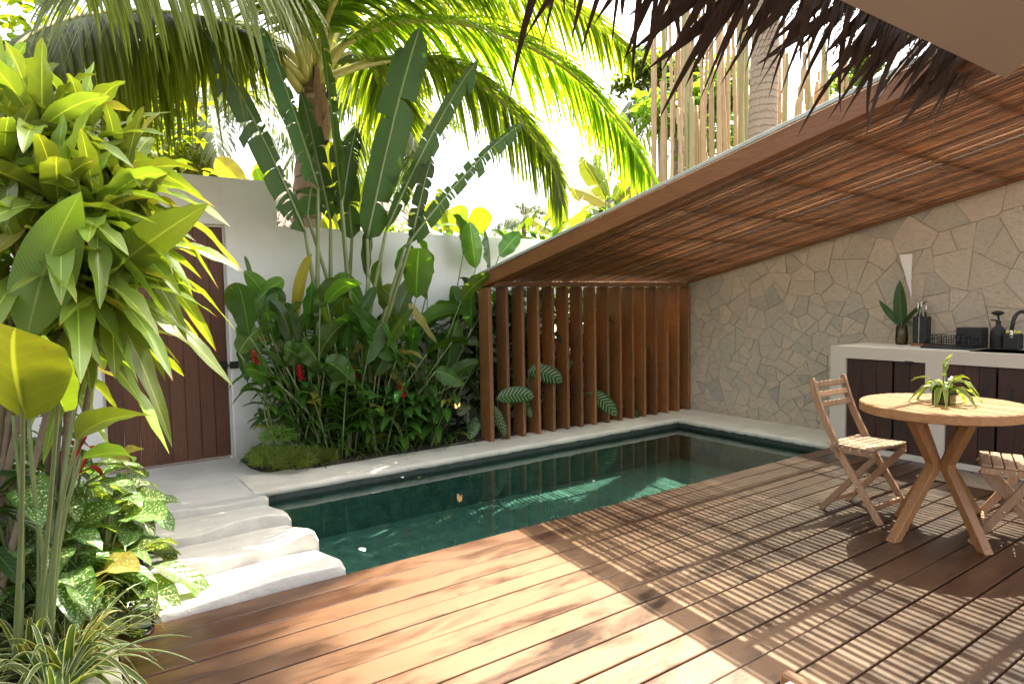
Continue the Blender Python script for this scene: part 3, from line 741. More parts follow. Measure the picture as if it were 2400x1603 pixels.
MB().box(DX0+0.019, DX1-0.019, GW_Y+0.03, GW_Y+0.12, DZ-0.02, DZ-0.001, 0.002).obj('lintel_trim', M_path, door)
lt = MB().box(1.135, 1.262, GW_Y+0.035, GW_Y+0.054, 0.80, 0.87, 0.004).box(1.272, 1.345, GW_Y-0.022, GW_Y-0.003, 0.805, 0.868, 0.004)
lt.tube([(1.15,GW_Y+0.02,0.835),(1.335,GW_Y-0.03,0.835)], 0.009, 8).obj('latch', M_black, door)

# ------------------------------------------------------------------ pergola
pg = thing('pergola', (3.45, 5.3, 0), 'slatted timber pergola with sloping glazed roof beside the stone wall', 'pergola')
PY0, PY1 = 1.02, 5.40
sd_ = V((0, -1, 0.2125)).normalized(); nrm_ = V((0, 0.2125, 1)).normalized()
def sloped(x, ya, yb, wx, h0, h1, ch=0.002):
    a = V((x, ya, zr(ya)+(h0+h1)/2)); b = V((x, yb, zr(yb)+(h0+h1)/2))
    return MB().bar(a, b, wx, (h1-h0)*0.978, V((0,0,1)), ch)
sloped(3.478, 5.47, PY0, 0.056, -0.042, 0.086, 0.004).obj('edge_beam', M_beam, pg)
sloped(6.372, 5.43, PY0, 0.05, -0.02, 0.09, 0.003).obj('ledger_beam', M_beam, pg)
x = 3.535; rg = random.Random(11); i = 0
while x < 6.335:
    j = rg.uniform(-0.0025, 0.0025)
    dz_ = rg.uniform(-.003,.003); wd_ = rg.uniform(0.015,0.026) if rg.random() > 0.12 else 0.046; sloped(x+j, 5.385, PY0, wd_, dz_, 0.013+dz_*0.3, 0.0015).obj('roof_slat', M_roof, pg)
    x += 0.0500 if rg.random() > 0.06 else 0.062
for y in (5.08, 4.49, 3.88, 3.27, 2.655, 2.045, 1.455):
    MB().obox(V((4.93, y, zr(y)+0.048)), V((1,0,0)), sd_*-1, nrm_, 1.415, 0.022, 0.032, 0.003).obj('purlin', M_roof, pg)
MB().box(3.507, 6.346, 5.300, 5.44, zr(5.35)-0.055, zr(5.35)-0.002, 0.003).obj('header_beam', M_screen, pg)
for i in range(16):
    xr = 3.473+0.193*i
    wdt = 0.034 if i else 0.044
    MB().box(xr-wdt, xr, 5.283, 5.283+0.178, 0.0, (zr(5.35)-0.057) if i else (zr(5.461)-0.046), 0.003).obj('screen_slat', M_screen, pg)
M_flash = simple('pale_flashing', (0.40,0.44,0.37), 0.35, var=0.3, nscale=9)
sloped(3.444, 5.46, PY0, 0.010, 0.088, 0.112, 0.002).obj('flashing', M_flash, pg)
for k, (xa, xb) in enumerate(((3.452,4.88),(4.886,6.39))):
    c = V(((xa+xb)/2, (PY0+5.50)/2, 0)); c.z = zr(c.y)+0.104
    MB().obox(c, V((1,0,0)), sd_*-1, nrm_, (xb-xa)/2, (5.50-PY0)/2*1.022, 0.005, 0.001).obj('glass_pane', M_glass, pg)

# ------------------------------------------------------------------ house eave: soffit and thatch
SZ = 2.36
so_ = P(2356,184,z=SZ); s2 = P(2400,150,z=SZ); dd = (s2-so_).normalized()
far_y = so_.y
corner2 = so_ + dd*0.9
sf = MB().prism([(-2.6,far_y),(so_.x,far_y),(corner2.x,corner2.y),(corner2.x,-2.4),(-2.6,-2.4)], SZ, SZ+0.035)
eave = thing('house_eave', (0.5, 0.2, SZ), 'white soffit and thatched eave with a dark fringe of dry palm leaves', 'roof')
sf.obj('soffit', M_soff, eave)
tr_ = MB(); EY = far_y+0.02
tr_.add([(-2.8,EY,2.50),(3.5,EY,2.50),(3.5,-2.6,4.6),(-2.8,-2.6,4.6),(-2.8,EY,2.62),(3.5,EY,2.62),(3.5,-2.6,4.8),(-2.8,-2.6,4.8)], [(0,3,2,1),(4,5,6,7),(0,1,5,4),(1,2,6,5),(2,3,7,6),(3,0,4,7)])
tr_.obj('thatch', M_thatch, eave)
rg = random.Random(9); tl_ = []
for k in range(10):
    L = 1.0; n = 7; v = []; f = []
    bend = rg.uniform(0.05, 0.35); cv = rg.uniform(-.12,.12)
    for i in range(n+1):
        s = i/n; w_ = 0.5*(0.060*(1-s**2.2)+0.002)*min(1, (s+.25)/.4); c = V((cv*s*s, s*(1-0.1*bend*s), -bend*s*s))
        v += [c+V((-w_,0,-0.35*w_)), c+V((0,0,0.3*w_)), c+V((w_,0,-0.35*w_))]
    for i in range(n): q = i*3; f += [(q,q+1,q+4,q+3),(q+1,q+2,q+5,q+4)]
    me = bpy.data.meshes.new('thatch_leaf'); me.from_pydata([tuple(p) for p in v], [], f); me.materials.append(M_thatchl); tl_.append(me)
def thatch_leaf(x, y, z, L, wsc, pitch, yaw, roll, k):
    o = bpy.data.objects.new('thatch_leaf', tl_[k]); col.objects.link(o); o.parent = eave
    o.location = V((x,y,z))-ORG[eave]; o.rotation_euler = (pitch, roll, yaw); o.scale = (wsc, L, L)
x = 1.12
while x < 3.66:
    for lay in range(2):
        if lay == 1 and rg.random() < 0.35: continue
        L = rg.uniform(0.30, 0.54)*(1 if rg.random() > 0.10 else 1.30)
        if x > 3.0: L *= 0.85
        thatch_leaf(x+rg.uniform(-.02,.02), far_y+rg.uniform(0.0,.06), 2.50+0.04*lay+rg.uniform(-.03,.03), L, rg.uniform(0.6,1.15), R_(rg.uniform(-52,-24)-(16 if rg.random() < .15 else 0)), R_(rg.uniform(-14,16)), R_(rg.uniform(-40,40)), rg.randrange(10))
    x += 0.036

# fine straw hanging between the leaves
q = random.Random(19); sw = MB()
for k in range(900):
    p = V((q.uniform(1.05,3.62), far_y+q.uniform(0.0,.07), 2.47+q.uniform(-.03,.09))); L = q.uniform(.10,.34); d = V((q.uniform(-.25,.25), q.uniform(.25,.9), -q.uniform(.5,1.1))).normalized()
    s_ = V((q.uniform(.001,.0035),0,0)); m1 = p+d*L*.5+V((0,0,.01)); e = p+d*L+V((0,0,-.02)); sw.add([p-s_,p+s_,m1+s_,m1-s_,e], [(0,1,2,3),(3,2,4)])
tag(sw.obj('thatch_straw', M_thatchl, eave), kind='stuff')

# ================================================================== FURNITURE
# ------------------------------------------------------------------ counter
CF, CT, CL = 5.72, 0.917, 3.16           # front plane, top, left end
ct = thing('kitchen_counter', (6.05, 2.0, 0), 'white plastered kitchen counter with dark wooden cabinet doors', 'counter')
yA = P(1982,839,x=CF).y; yB = P(2169,849.4,x=CF).y; yC = P(2216,854,x=CF).y; zO = P(1982,839,x=CF).z; zP = 0.045; yE = -0.6
body = MB()
def cb(a, b, c, d, e, f): body.box(a, b, c, d, e, f)
WX = WALL_X-0.022
SK = (5.80, 6.20, 0.9, P(2262,822,x=5.80).y)            # sink opening
yf = [CL, yA, yB, yC, 1.30, 1.10, yE]
cb(CF, WX, yA, CL, 0.0, zO)                    # left end
cb(CF, WX, yC, yB, 0.0, zO)                    # middle pier
cb(CF, WX, 1.05, 1.20, 0.0, zO)
cb(CF, WX, yE, yE+0.12, 0.0, zO)
for a, b in ((yB,yA),(1.20,yC),(yE+0.12,1.05)):
    cb(CF, CF+0.06, a, b, 0.0, zP)
    cb(WX-0.05, WX, a, b, 0.0, zO)
cb(CF, WX, SK[3], CL, zO, CT); cb(CF, WX, yE, SK[2], zO, CT); cb(CF, SK[0], SK[2], SK[3], zO, CT); cb(SK[1], WX, SK[2], SK[3], zO, CT)
body.obj('counter_body', M_counter, ct)
MB().add([(SK[0],SK[2],CT-0.002),(SK[1],SK[2],CT-0.002),(SK[1],SK[3],CT-0.002),(SK[0],SK[3],CT-0.002),(SK[0],SK[2],CT-0.16),(SK[1],SK[2],CT-0.16),(SK[1],SK[3],CT-0.16),(SK[0],SK[3],CT-0.16)],
   [(4,5,6,7),(0,1,5,4),(1,2,6,5),(2,3,7,6),(3,0,4,7)]).obj('sink', M_counter, ct)
def cabinet(ya, yb, n, seed):
    d = MB().box(CF+0.040, CF+0.05, ya+0.004, yb-0.004, zP+0.004, zO-0.006).obj('cabinet_door', M_cab, ct)
    w_ = (yb-ya-0.008)/n; rg = random.Random(seed)
    for i in range(n):
        MB().box(CF+0.018+rg.uniform(0,.004), CF+0.039, ya+0.004+i*w_+0.0015, ya+0.004+(i+1)*w_-0.0015, zP+0.006, zO-0.008, 0.002).obj('plank', M_cab, d)
    return d
ym = P(2090,900,x=CF).y; yn = P(2334,900,x=CF).y
cabinet(ym+0.003, yA, 3, 1); cabinet(yB, ym-0.003, 2, 2); cabinet(yn+0.003, yC, 3, 3); cabinet(1.20, yn-0.003, 4, 4)
lp = P(2130,847,x=CF)
MB().box(CF-0.006, CF+0.018, lp.y-0.035, lp.y+0.035, zO-0.016, zO+0.006, 0.004).obj('latch', M_black, ct)
for yy in (yn+0.07, yn-0.10): MB().box(CF+0.012, CF+0.019, yy-0.012, yy+0.012, 0.50, 0.66, 0.004).obj('door_pull', M_black, ct)

def on_counter(u, x): return V((x, P(u, 800, x=x).y, CT+0.001))
# vase with leaves
b = on_counter(2113, 6.24)
vs1 = thing('leaf_vase', b, 'smoky glass vase of dark pointed leaves against the stone wall', 'vase')
MB().lathe(b, [(0.040,0),(0.050,0.008),(0.052,0.06),(0.048,0.125),(0.044,0.165),(0.046,0.17)], 18).obj('vase', M_amber, vs1, True)
rg = random.Random(4)
MB().tube([b+V((0,0,0.03)), b+V((0.0,0,0.2))], 0.006, 6).obj('stem', M_petg, vs1, True)
c0 = b+V((0,0,0.16))
leafAB(vs1, c0, c0+V((-0.01,0.02,0.42)), 0.115, L_dark, 0.03, 0.2, prof_lance, up=V((-1,0,0.2)))
leafAB(vs1, c0, c0+V((-0.03,0.19,0.24)), 0.065, L_dark, 0.06, 0.3, up=V((-1,0,0.3)))
leafAB(vs1, c0, c0+V((-0.03,-0.22,0.235)), 0.055, L_dark, 0.06, -0.3, up=V((-1,0,0.3)))
for k in range(11):
    az = rg.uniform(0, 6.28); leaf(vs1, arcpath(c0+V((0,0,.03)), az, rg.uniform(-.1,.9), rg.uniform(.09,.16), rg.uniform(.2,.6), 7), sidez(az), rg.uniform(.025,.045), L_dark)
# knife block
b = on_counter(2160, 6.24)
kbk = thing('knife_block', b, 'tall black knife block on a round cork base', 'knife block')
MB().lathe(b, [(0.080,0),(0.084,0.004),(0.084,0.016),(0.080,0.02)], 24).obj('base', M_cork, kbk, True)
MB().box(b.x-0.055, b.x+0.055, b.y-0.054, b.y+0.054, b.z+0.021, b.z+0.255, 0.008).obj('block', M_blackmat, kbk)
MB().box(b.x-0.058, b.x-0.0555, b.y-0.003, b.y+0.003, b.z+0.025, b.z+0.25).obj('edge_strip', M_steel, kbk)
for dx, dy, h in ((-0.03,0.022,0.13),(-0.028,-0.004,0.14),(0.01,0.012,0.12),(0.02,-0.02,0.10),(-0.01,0.03,0.11)):
    MB().tube([(b.x+dx,b.y+dy,b.z+0.25),(b.x+dx-0.004,b.y+dy,b.z+0.25+h*0.6),(b.x+dx-0.012,b.y+dy-0.008,b.z+0.25+h)], [0.009,0.010,0.008], 8).obj('knife_handle', M_steel, kbk, True)
# dish rack
b = on_counter(2240, 6.10)
dr = thing('dish_rack', b, 'low black wire dish rack with a tray and a cutlery box', 'dish rack')
ya, yb = b.y+0.20, b.y-0.17
MB().box(5.93, 6.30, yb, ya, CT+0.001, CT+0.016, 0.005).obj('tray', M_black, dr)
wr = MB()
for z, in ((0.035,),(0.075,)):
    wr.tube([(5.95,ya-0.02,CT+z),(6.28,ya-0.02,CT+z),(6.28,yb+0.02,CT+z),(5.95,yb+0.02,CT+z),(5.95,ya-0.02,CT+z)], 0.0035, 6)
for k in range(9):
    yy = ya-0.03-k*0.035
    wr.tube([(5.95,yy,CT+0.035),(5.95,yy,CT+0.10),(6.02,yy,CT+0.115),(6.09,yy,CT+0.10),(6.09,yy,CT+0.03)], 0.003, 6)
for xx in (5.95,6.28):
    for yy in (ya-0.02,yb+0.02): wr.tube([(xx,yy,CT+0.014),(xx,yy,CT+0.08)], 0.004, 6)
wr.obj('wire_frame', M_black, dr, True)
MB().box(6.14, 6.29, yb+0.005, yb+0.185, CT+0.018, CT+0.168, 0.004).obj('cutlery_box', M_blackmat, dr)
# soap bottle, brush, holder, faucet
b = on_counter(2339, 6.22)
sbt = thing('soap_bottle', b, 'squat black soap bottle by the kitchen tap', 'bottle')
MB().lathe(b, [(0.050,0),(0.054,0.006),(0.054,0.12),(0.050,0.15),(0.030,0.175),(0.018,0.185),(0.018,0.20)], 20).obj('bottle', M_blackmat, sbt, True)
MB().lathe(b+V((0,0,0.2)), [(0.016,0),(0.018,0.004),(0.018,0.022),(0.008,0.03)], 14).tube([b+V((0,0,0.225)), b+V((-0.01,0.05,0.232))], 0.006, 8).obj('pump', M_black, sbt, True)
b = on_counter(2374, 6.20)
hd = thing('sponge_holder', b, 'black sponge holder with a yellow sponge on the counter', 'holder')
MB().box(b.x-0.05, b.x+0.05, b.y-0.055, b.y+0.055, b.z, b.z+0.125, 0.008).obj('cup', M_blackmat, hd)
MB().box(b.x-0.035, b.x+0.03, b.y-0.045, b.y+0.040, b.z+0.1255, b.z+0.148, 0.008).obj('sponge', M_yellow, hd)
bb = V((b.x+0.02, b.y+0.075, b.z))
br = thing('dish_brush', bb, 'black dish brush leaning in front of the stone wall', 'brush')
MB().tube([bb+V((0,0.0,0.01)), bb+V((0.02,0.03,0.18)), bb+V((0.03,0.045,0.27))], [0.009,0.008,0.008], 8).obj('handle', M_black, br, True)
hb = MB(); rg = random.Random(6); hc = bb+V((0.03,0.048,0.285))
hb.lathe(hc, [(0.012,-0.02),(0.03,-0.012),(0.036,0.004),(0.028,0.016),(0.01,0.02)], 14)
for k in range(40):
    th = rg.uniform(0,6.28); p = hc+V((0.03*math.cos(th),0.03*math.sin(th),rg.uniform(-.008,.01))); hb.tube([p, p+V((0.014*math.cos(th),0.014*math.sin(th),rg.uniform(-.01,.01)))], 0.0018, 4)
hb.obj('head', M_blackmat, br)
b = on_counter(2412, 6.27)
fc = thing('kitchen_tap', b, 'black gooseneck kitchen tap with a steel nozzle', 'tap')
pth = [b, b+V((0,0,0.20))]+[b+V((-0.11+0.11*math.cos(a), 0.02*(1-math.cos(a)), 0.20+0.10*math.sin(a))) for a in [i*math.pi/10 for i in range(1,10)]]+[b+V((-0.225,0.045,0.16)), ]
MB().tube(pth, 0.014, 10).lathe(b, [(0.028,0),(0.028,0.01),(0.018,0.02)], 16).obj('spout', M_black, fc, True)
MB().tube([pth[-1], pth[-1]+V((-0.008,0.002,-0.06))], [0.0135,0.015], 10).obj('nozzle', M_steel, fc, True)
# doormat
mt = thing('doormat', (5.45, 1.95, 0), 'brown coir doormat on the deck before the counter', 'mat')
rg = random.Random(8); mb = MB().box(5.22, 5.60, 1.35, 2.22, 0.0035, 0.016, 0.004); mb.obj('mat_base', M_coir, mt)
tf = MB()
for k in range(2600):
    p = V((rg.uniform(5.222,5.598), rg.uniform(1.352,2.218), 0.015)); q = p+V((rg.uniform(-.006,.006),rg.uniform(-.006,.006),rg.uniform(.006,.012)))
    tf.add([p+V((-.0015,0,0)), p+V((.0015,0,0)), q], [(0,1,2)])
tag(tf.obj('coir_tufts', M_coir, mt), kind='stuff')

# ------------------------------------------------------------------ table
TC = V((4.075, 1.603, 0)); TR = 0.412
tb = thing('round_table', TC, 'round wooden table with angled crossing legs under the pergola', 'table')
mb = MB(); mb.lathe(TC, [(TR-0.012,0.694),(TR,0.700),(TR,0.744),(TR-0.006,0.75),(0.001,0.7502)], 64).obj('tabletop', M_teak, tb, False)
feet = [V((3.745,1.70,0)), V((3.945,1.33,0)), V((4.19,1.865,0)), V((4.40,1.50,0))]
WST = 0.40
for fp in feet:
    d = (fp-TC); d.z = 0; kn = TC + d*0.17 + V((0,0,WST)); tp = TC + d*0.66 + V((0,0,0.693))
    mb = MB()
    side = d.normalized().cross(V((0,0,1)))
    # one bent square leg: foot, knee, top
    def ring(c, sc=1.0, flat=True):
        h = 0.0275*sc; o = d.normalized()
        return [c+side*h+o*h, c-side*h+o*h, c-side*h-o*h, c+side*h-o*h]
    v = ring(fp+V((0,0,0.001)))+ring(kn-V((0,0,0.015)))+ring(kn+V((0,0,0.015)))+ring(tp)
    f = [(3,2,1,0),(12,13,14,15)]
    for l in range(3):
        for k in range(4): f.append((l*4+k, l*4+(k+1)%4, l*4+4+(k+1)%4, l*4+4+k))
    bevel(mesh('leg', v, f, M_teakz, tb), 0.004, 2)
# pot on the table
b = P(2212,946,z=0.7515)
pp = thing('pot_plant', b, 'arching fern-like plant in a square green glass pot on the table', 'potted plant')
MB().box(b.x-0.046, b.x+0.046, b.y-0.046, b.y+0.046, b.z, b.z+0.105, 0.006).obj('glass_pot', M_ggreen, pp)
MB().box(b.x-0.040, b.x+0.040, b.y-0.040, b.y+0.040, b.z+0.006, b.z+0.07, 0.004).obj('soil', simple('potting_moss', (0.10,0.13,0.02), 0.9, var=0.6, nscale=60), pp)
rg = random.Random(12)
L_pot = leafmat('leaf_pot', (0.17,0.24,0.05), (0.09,0.15,0.03), 0.4, veinn=8, vein=0.1, rough=0.35, edge=((0.55,0.55,0.30),0.42))
for k in range(20):
    az = k*2.4+rg.uniform(-.3,.3); el = rg.uniform(0.25,1.1); L = rg.uniform(0.17,0.30); g = rg.uniform(0.5,1.15)
    pt = arcpath(b+V((0,0,0.075)), az, el, L, g, 12, 2.2)
    MB().tube(pt[:6], 0.0022, 5).obj('stalk', M_petg, pp, True)
    leaf(pp, pt[3:], sidez(az, rg.uniform(-.4,.4)), rg.uniform(0.024,0.042), L_pot, prof_lance, fold=0.2, wave=0.25, seed=k)
for k in range(5):
    az = rg.uniform(0,6.28); leaf(pp, arcpath(b+V((0,0,0.15+0.02*k)), az, rg.uniform(.5,1.2), rg.uniform(.05,.09), 0.2, 6), sidez(az), 0.02, L_pot)
MB().tube([b+V((0,0,0.07)), b+V((0.004,0.01,0.2)), b+V((0.0,-0.01,0.26))], 0.0025, 5).obj('stalk', M_petg, pp, True)

# ------------------------------------------------------------------ folding chairs (local frame: x across, faces -y)
def chair(loc, rz, label):
    t = thing('folding_chair', V((0,0,0)), label, 'chair', 'folding slatted chairs at the round table')
    W = 0.375
    for sx in (-1, 1):
        xo = sx*(W/2-0.012); xi = sx*(W/2-0.036)
        prof = [(0.262,0.838),(0.235,0.74),(0.190,0.62),(0.140,0.52),(0.098,0.44),(0.070,0.36)]
        pts = crspline([(xo,y,z) for y, z in prof], 14)
        v = []; f = []; th = 0.011
        for i, p in enumerate(pts):
            tg = (pts[min(i+1,14)]-pts[max(i-1,0)]).normalized(); nn = V((1,0,0)).cross(tg); hw = 0.021 if i > 0 else 0.013
            for a, b_ in ((-th,-hw),(th,-hw),(th,hw),(-th,hw)): v.append(p+V((1,0,0))*a+nn*b_)
        for i in range(14):
            for k in range(4): f.append((i*4+k, i*4+(k+1)%4, i*4+4+(k+1)%4, i*4+4+k))
        f += [(3,2,1,0), (56,57,58,59)]
        bevel(mesh('back_post', v, f, M_chair, t), 0.003, 2)
        MB().bar((xo,0.082,0.405), (xo,-0.185,0.001), 0.022, 0.040, V((1,0,0)).cross(V((0,1,0))), 0.003).obj('leg', M_chair, t)
        MB().bar((xi,-0.150,0.410), (xi,0.205,0.001), 0.022, 0.036, V((0,0,1)), 0.003).obj('leg', M_chair, t)
        r_ = MB().bar((xo,-0.150,0.412), (xo,0.13,0.412), 0.022, 0.034, V((0,0,1)), 0.003).obj('seat_rail', M_chair, t)
        bo = MB()
        for y in (-0.125,-0.06,0.0,0.07): bo.tube([(xo+sx*0.0112,y,0.414),(xo+sx*0.014,y,0.414)], 0.005, 8)
        bo.tube([(xo+sx*0.0112,0.10,0.445),(xo+sx*0.014,0.10,0.445)], 0.006, 8)
        bo.tube([(xo+sx*0.0112,-0.045,0.20),(xo+sx*0.014,-0.045,0.20)], 0.006, 8)
        bo.obj('bolt', M_brass, r_, True)
    for k in range(6):
        y = -0.148+k*0.0515
        MB().box(-W/2+0.001, W/2-0.001, y, y+0.045, 0.4305+0.004*((k-2.5)/2.5)**2, 0.4445+0.004*((k-2.5)/2.5)**2, 0.004).obj('seat_slat', M_seat, t)
    for (y, z) in ((0.250,0.795),(0.230,0.735),(0.207,0.672)):
        MB().obox(V((0,y,z)), V((1,0,0)), V((0,0.94,-0.34)), V((0,0.34,0.94)), W/2-0.022, 0.009, 0.0185, 0.003).obj('back_slat', M_chair, t)
    MB().bar((-W/2+0.045,0.150,0.065),(W/2-0.045,0.150,0.065),0.018,0.030,V((0,0,1)),0.003).obj('stretcher', M_chair, t)
    MB().bar((-W/2+0.02,-0.128,0.085),(W/2-0.02,-0.128,0.085),0.018,0.030,V((0,0,1)),0.003).obj('stretcher', M_chair, t)
    t.location = loc; t.rotation_euler = (0,0,rz); return t
chair((4.135, 2.045, 0), R_(-2), 'folding wooden slatted chair standing near the stone wall and pool')
chair((4.273, 1.322, 0), R_(200.9), 'folding wooden slatted chair on the doormat side of the table, mostly cut off')
# ------------------------------------------------------------------ lounger corner
c = P(1836,1575,z=0.46)
lg = thing('lounge_chair', (c.x-0.35, c.y-0.55, 0), 'wooden lounge chair with a white cushion, only its corner showing', 'chair')
for xx in (c.x, c.x-0.66):
    MB().bar((xx,c.y,0.44),(xx,c.y-1.3,0.44),0.034,0.05,V((0,0,1)),0.005).obj('side_rail', M_teak, lg)
    for yy in (c.y-0.03, c.y-1.25): MB().box(xx-0.017,xx+0.017,yy-0.02,yy+0.02,0.001,0.4145,0.003).obj('leg', M_teakz, lg)
cu = MB().box(c.x-0.635,c.x-0.022,c.y-1.28,c.y-0.025,0.41,0.47,0.02).obj('cushion', M_white, lg)
# glass jar at the deck corner
b = P(331,1482,z=0.003)
gj = thing('glass_jar', b, 'small clear glass jar at the deck corner under the spotted leaves', 'jar')
MB().lathe(b, [(0.040,0),(0.050,0.004),(0.055,0.03),(0.054,0.09),(0.044,0.115),(0.047,0.125)], 24).obj('jar', M_clear, gj, True)
MB().tube([b+V((0.045*math.cos(a),0.045*math.sin(a),0.122+0.01*math.sin(3*a))) for a in [k*math.pi/8 for k in range(17)]], 0.004, 6).obj('wire_rim', M_steel, gj, True)
# small garden lamp by the screen
b = V((3.20, 5.52, 0.02))
lm = thing('garden_lamp', b, 'small warm garden lamp with a black collar beside the slatted screen', 'lamp')
MB().lathe(b, [(0.018,0),(0.018,0.24),(0.075,0.26),(0.078,0.30),(0.03,0.31)], 18).obj('collar', M_black, lm, True)
mm, nt, bb_, out = newmat('lamp_glow'); bb_.inputs['Base Color'].default_value = (0.8,0.45,0.2,1); bb_.inputs['Emission Color'].default_value = (1,0.50,0.18,1); bb_.inputs['Emission Strength'].default_value = 0.5
MB().lathe(b+V((0,0,0.312)), [(0.022,0),(0.026,0.02),(0.024,0.055),(0.010,0.072)], 14).obj('bulb', mm, lm, True)

# white sheet added in place of a reflected light patch on the stone wall
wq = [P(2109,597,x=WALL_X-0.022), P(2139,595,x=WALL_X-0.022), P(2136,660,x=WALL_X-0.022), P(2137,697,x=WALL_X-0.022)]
wo = thing('light_patch', wq[0], 'narrow white tapering sheet imitating reflected light above the leaf vase', 'light patch')
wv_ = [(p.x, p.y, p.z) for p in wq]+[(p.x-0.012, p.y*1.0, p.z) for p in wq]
mesh('tapered_sheet', wv_, [(3,2,1,0),(4,5,6,7),(0,1,5,4),(1,2,6,5),(2,3,7,6),(3,0,4,7)], simple('light_patch_white', (0.82,0.80,0.76), 0.5, var=0.06), wo)
# petals and leaves floating on the pool
rg = random.Random(15)
for i, (u, v, sz, mt_) in enumerate(((856,1291,0.035,M_white),(945,1120,0.03,M_white),(1130,1176,0.022,L_ban),(980,1120,0.026,L_ban),(1395,1128,0.02,M_white))):
    p = P(u, v, z=WATER_Z+0.003); az = rg.uniform(0,6.28)
    pt = arcpath(p, az, 0.03, sz*1.8, 0.0, 5); vv, ff, uu = leafgeo(pt, sidez(az), sz, prof_lance, 0.15, nu=2)
    o = mesh('fallen_petal' if mt_ is M_white else 'fallen_leaf', vv, ff, mt_, None, True, uu, p)
    tag(o, 'pale petal floating on the green pool water' if mt_ is M_white else 'small yellow leaf floating on the green pool water', 'petal' if mt_ is M_white else 'leaf', 'bits floating on the pool')

# ================================================================== PLANTS
def leafcount(o): return len(o.children)
# ------------------------------------------------------------------ broad-leaved shrub at the left
rg = random.Random(31)
def rosette(t, head, n, L, W, mat, elr, g, seed, azr=None, prof=prof_lance, wave=0.22, fold=0.14, pw=2.0):
    q = random.Random(seed)
    for k in range(n):
        f = (k+0.5)/n; el = elr[0]+(elr[1]-elr[0])*f
        az = k*2.39996+seed if azr is None else q.uniform(*azr)
        l_ = L*q.uniform(0.75,1.1); gg = g*q.uniform(0.6,1.35)*(1.15-0.5*f)
        pt = arcpath(head+V((q.uniform(-.02,.02),q.uniform(-.02,.02),-0.06*(1-f))), az+q.uniform(-.2,.2), el+q.uniform(-.12,.12), l_, gg, 12, pw)
        leaf(t, pt, sidez(az, q.uniform(-.5,.5)), W*q.uniform(0.8,1.15), mat, prof, fold=fold*q.uniform(.5,1.6), wave=wave, seed=k+seed, twist=q.uniform(-.7,.7))
def shrub(name, label, base, heads, group):
    t = thing(name, base, label, 'shrub', group); base = V(base)
    for i, (u, v, d, n, L) in enumerate(heads):
        h = P(u, v, d=d); m_ = (base+h)/2+V((rg.uniform(-.05,.05),rg.uniform(-.05,.05),0))
        MB().tube(bez(base+V((rg.uniform(-.06,.06),rg.uniform(-.06,.06),0)), m_, h, 10), [0.015-0.0005*k for k in range(11)], 8).obj('stem', M_bark, t, True)
        rosette(t, h, n, L, 0.100, L_lime, (-0.75, 1.45), 0.46, i*7+len(label))
    return t
shrub('broadleaf_shrub', 'tall lime green broad-leaved shrub arching over the garden door', (-0.10,3.45,-0.02), [(190,330,2.95,30,0.52),(280,420,3.0,34,0.52),(290,560,2.95,34,0.50),(255,670,2.85,28,0.46),(220,490,2.75,26,0.48),(200,770,2.95,26,0.44)], None)
shrub('broadleaf_shrub', 'lime green broad-leaved shrub behind the elephant ear leaves', (-0.32,3.25,-0.02), [(95,290,2.80,32,0.50),(20,420,2.70,30,0.50),(130,470,2.65,28,0.50),(60,620,2.65,28,0.50),(190,640,2.75,26,0.50),(10,250,3.0,26,0.5),(90,820,3.05,26,0.46)], None)
# big single blades standing in front of it
hp = thing('heliconia_plant', (-0.10,3.05,-0.02), 'heliconia with two broad upright lime blades and red hanging bracts', 'plant')
def stalk(t, pts, r0, r1, mat=M_petg, name='stalk', n=12, sides=8):
    sp = crspline(pts, n); return MB().tube(sp, [r0+(r1-r0)*i/n for i in range(n+1)], sides).obj(name, mat, t, True)
for (A, C_, B, wd, rl, dA) in (((62,800),(100,600),(190,450),0.21,0.5,2.45),((225,665),(350,560),(488,478),0.17,0.7,2.70),((180,1030),(240,965),(358,975),0.14,1.1,2.40),((190,1075),(300,1045),(312,1082),0.10,0.9,2.50)):
    a = P(*A, d=dA); b_ = P(*B, d=dA-0.05); c_ = P(*C_, d=dA+0.04)
    sd = (b_-a).cross(_f).normalized(); sd = Matrix.Rotation(rl, 3, (b_-a).normalized()) @ sd
    leaf(hp, bez(a, c_*1.0, b_, 18), sd, wd, L_helic, prof_blade, fold=0.16, wave=0.05, nu=6)
    stalk(hp, [V((-0.10,3.05,-0.02))+V((rg.uniform(-.05,.05),rg.uniform(-.05,.05),0)), (a+V((-0.10,3.05,0.2)))/2, a], 0.010, 0.006)
for (u, v, d) in ((155,1062,2.9),(208,1075,2.9)):
    p = P(u, v, d=d); stalk(hp, [V((-0.10,3.2,0)), p+V((0,0,.25)), p+V((0.0,-.01,.12))], 0.008, 0.005)
    for k in range(4):
        q = p+V((0,0,0.10-0.045*k)); az = (0 if k % 2 else 3.1)+0.6
        leaf(hp, arcpath(q, az, -0.5, 0.11, 0.25, 7), sidez(az), 0.030, M_helr, prof_lance, name='bract', fold=0.5)
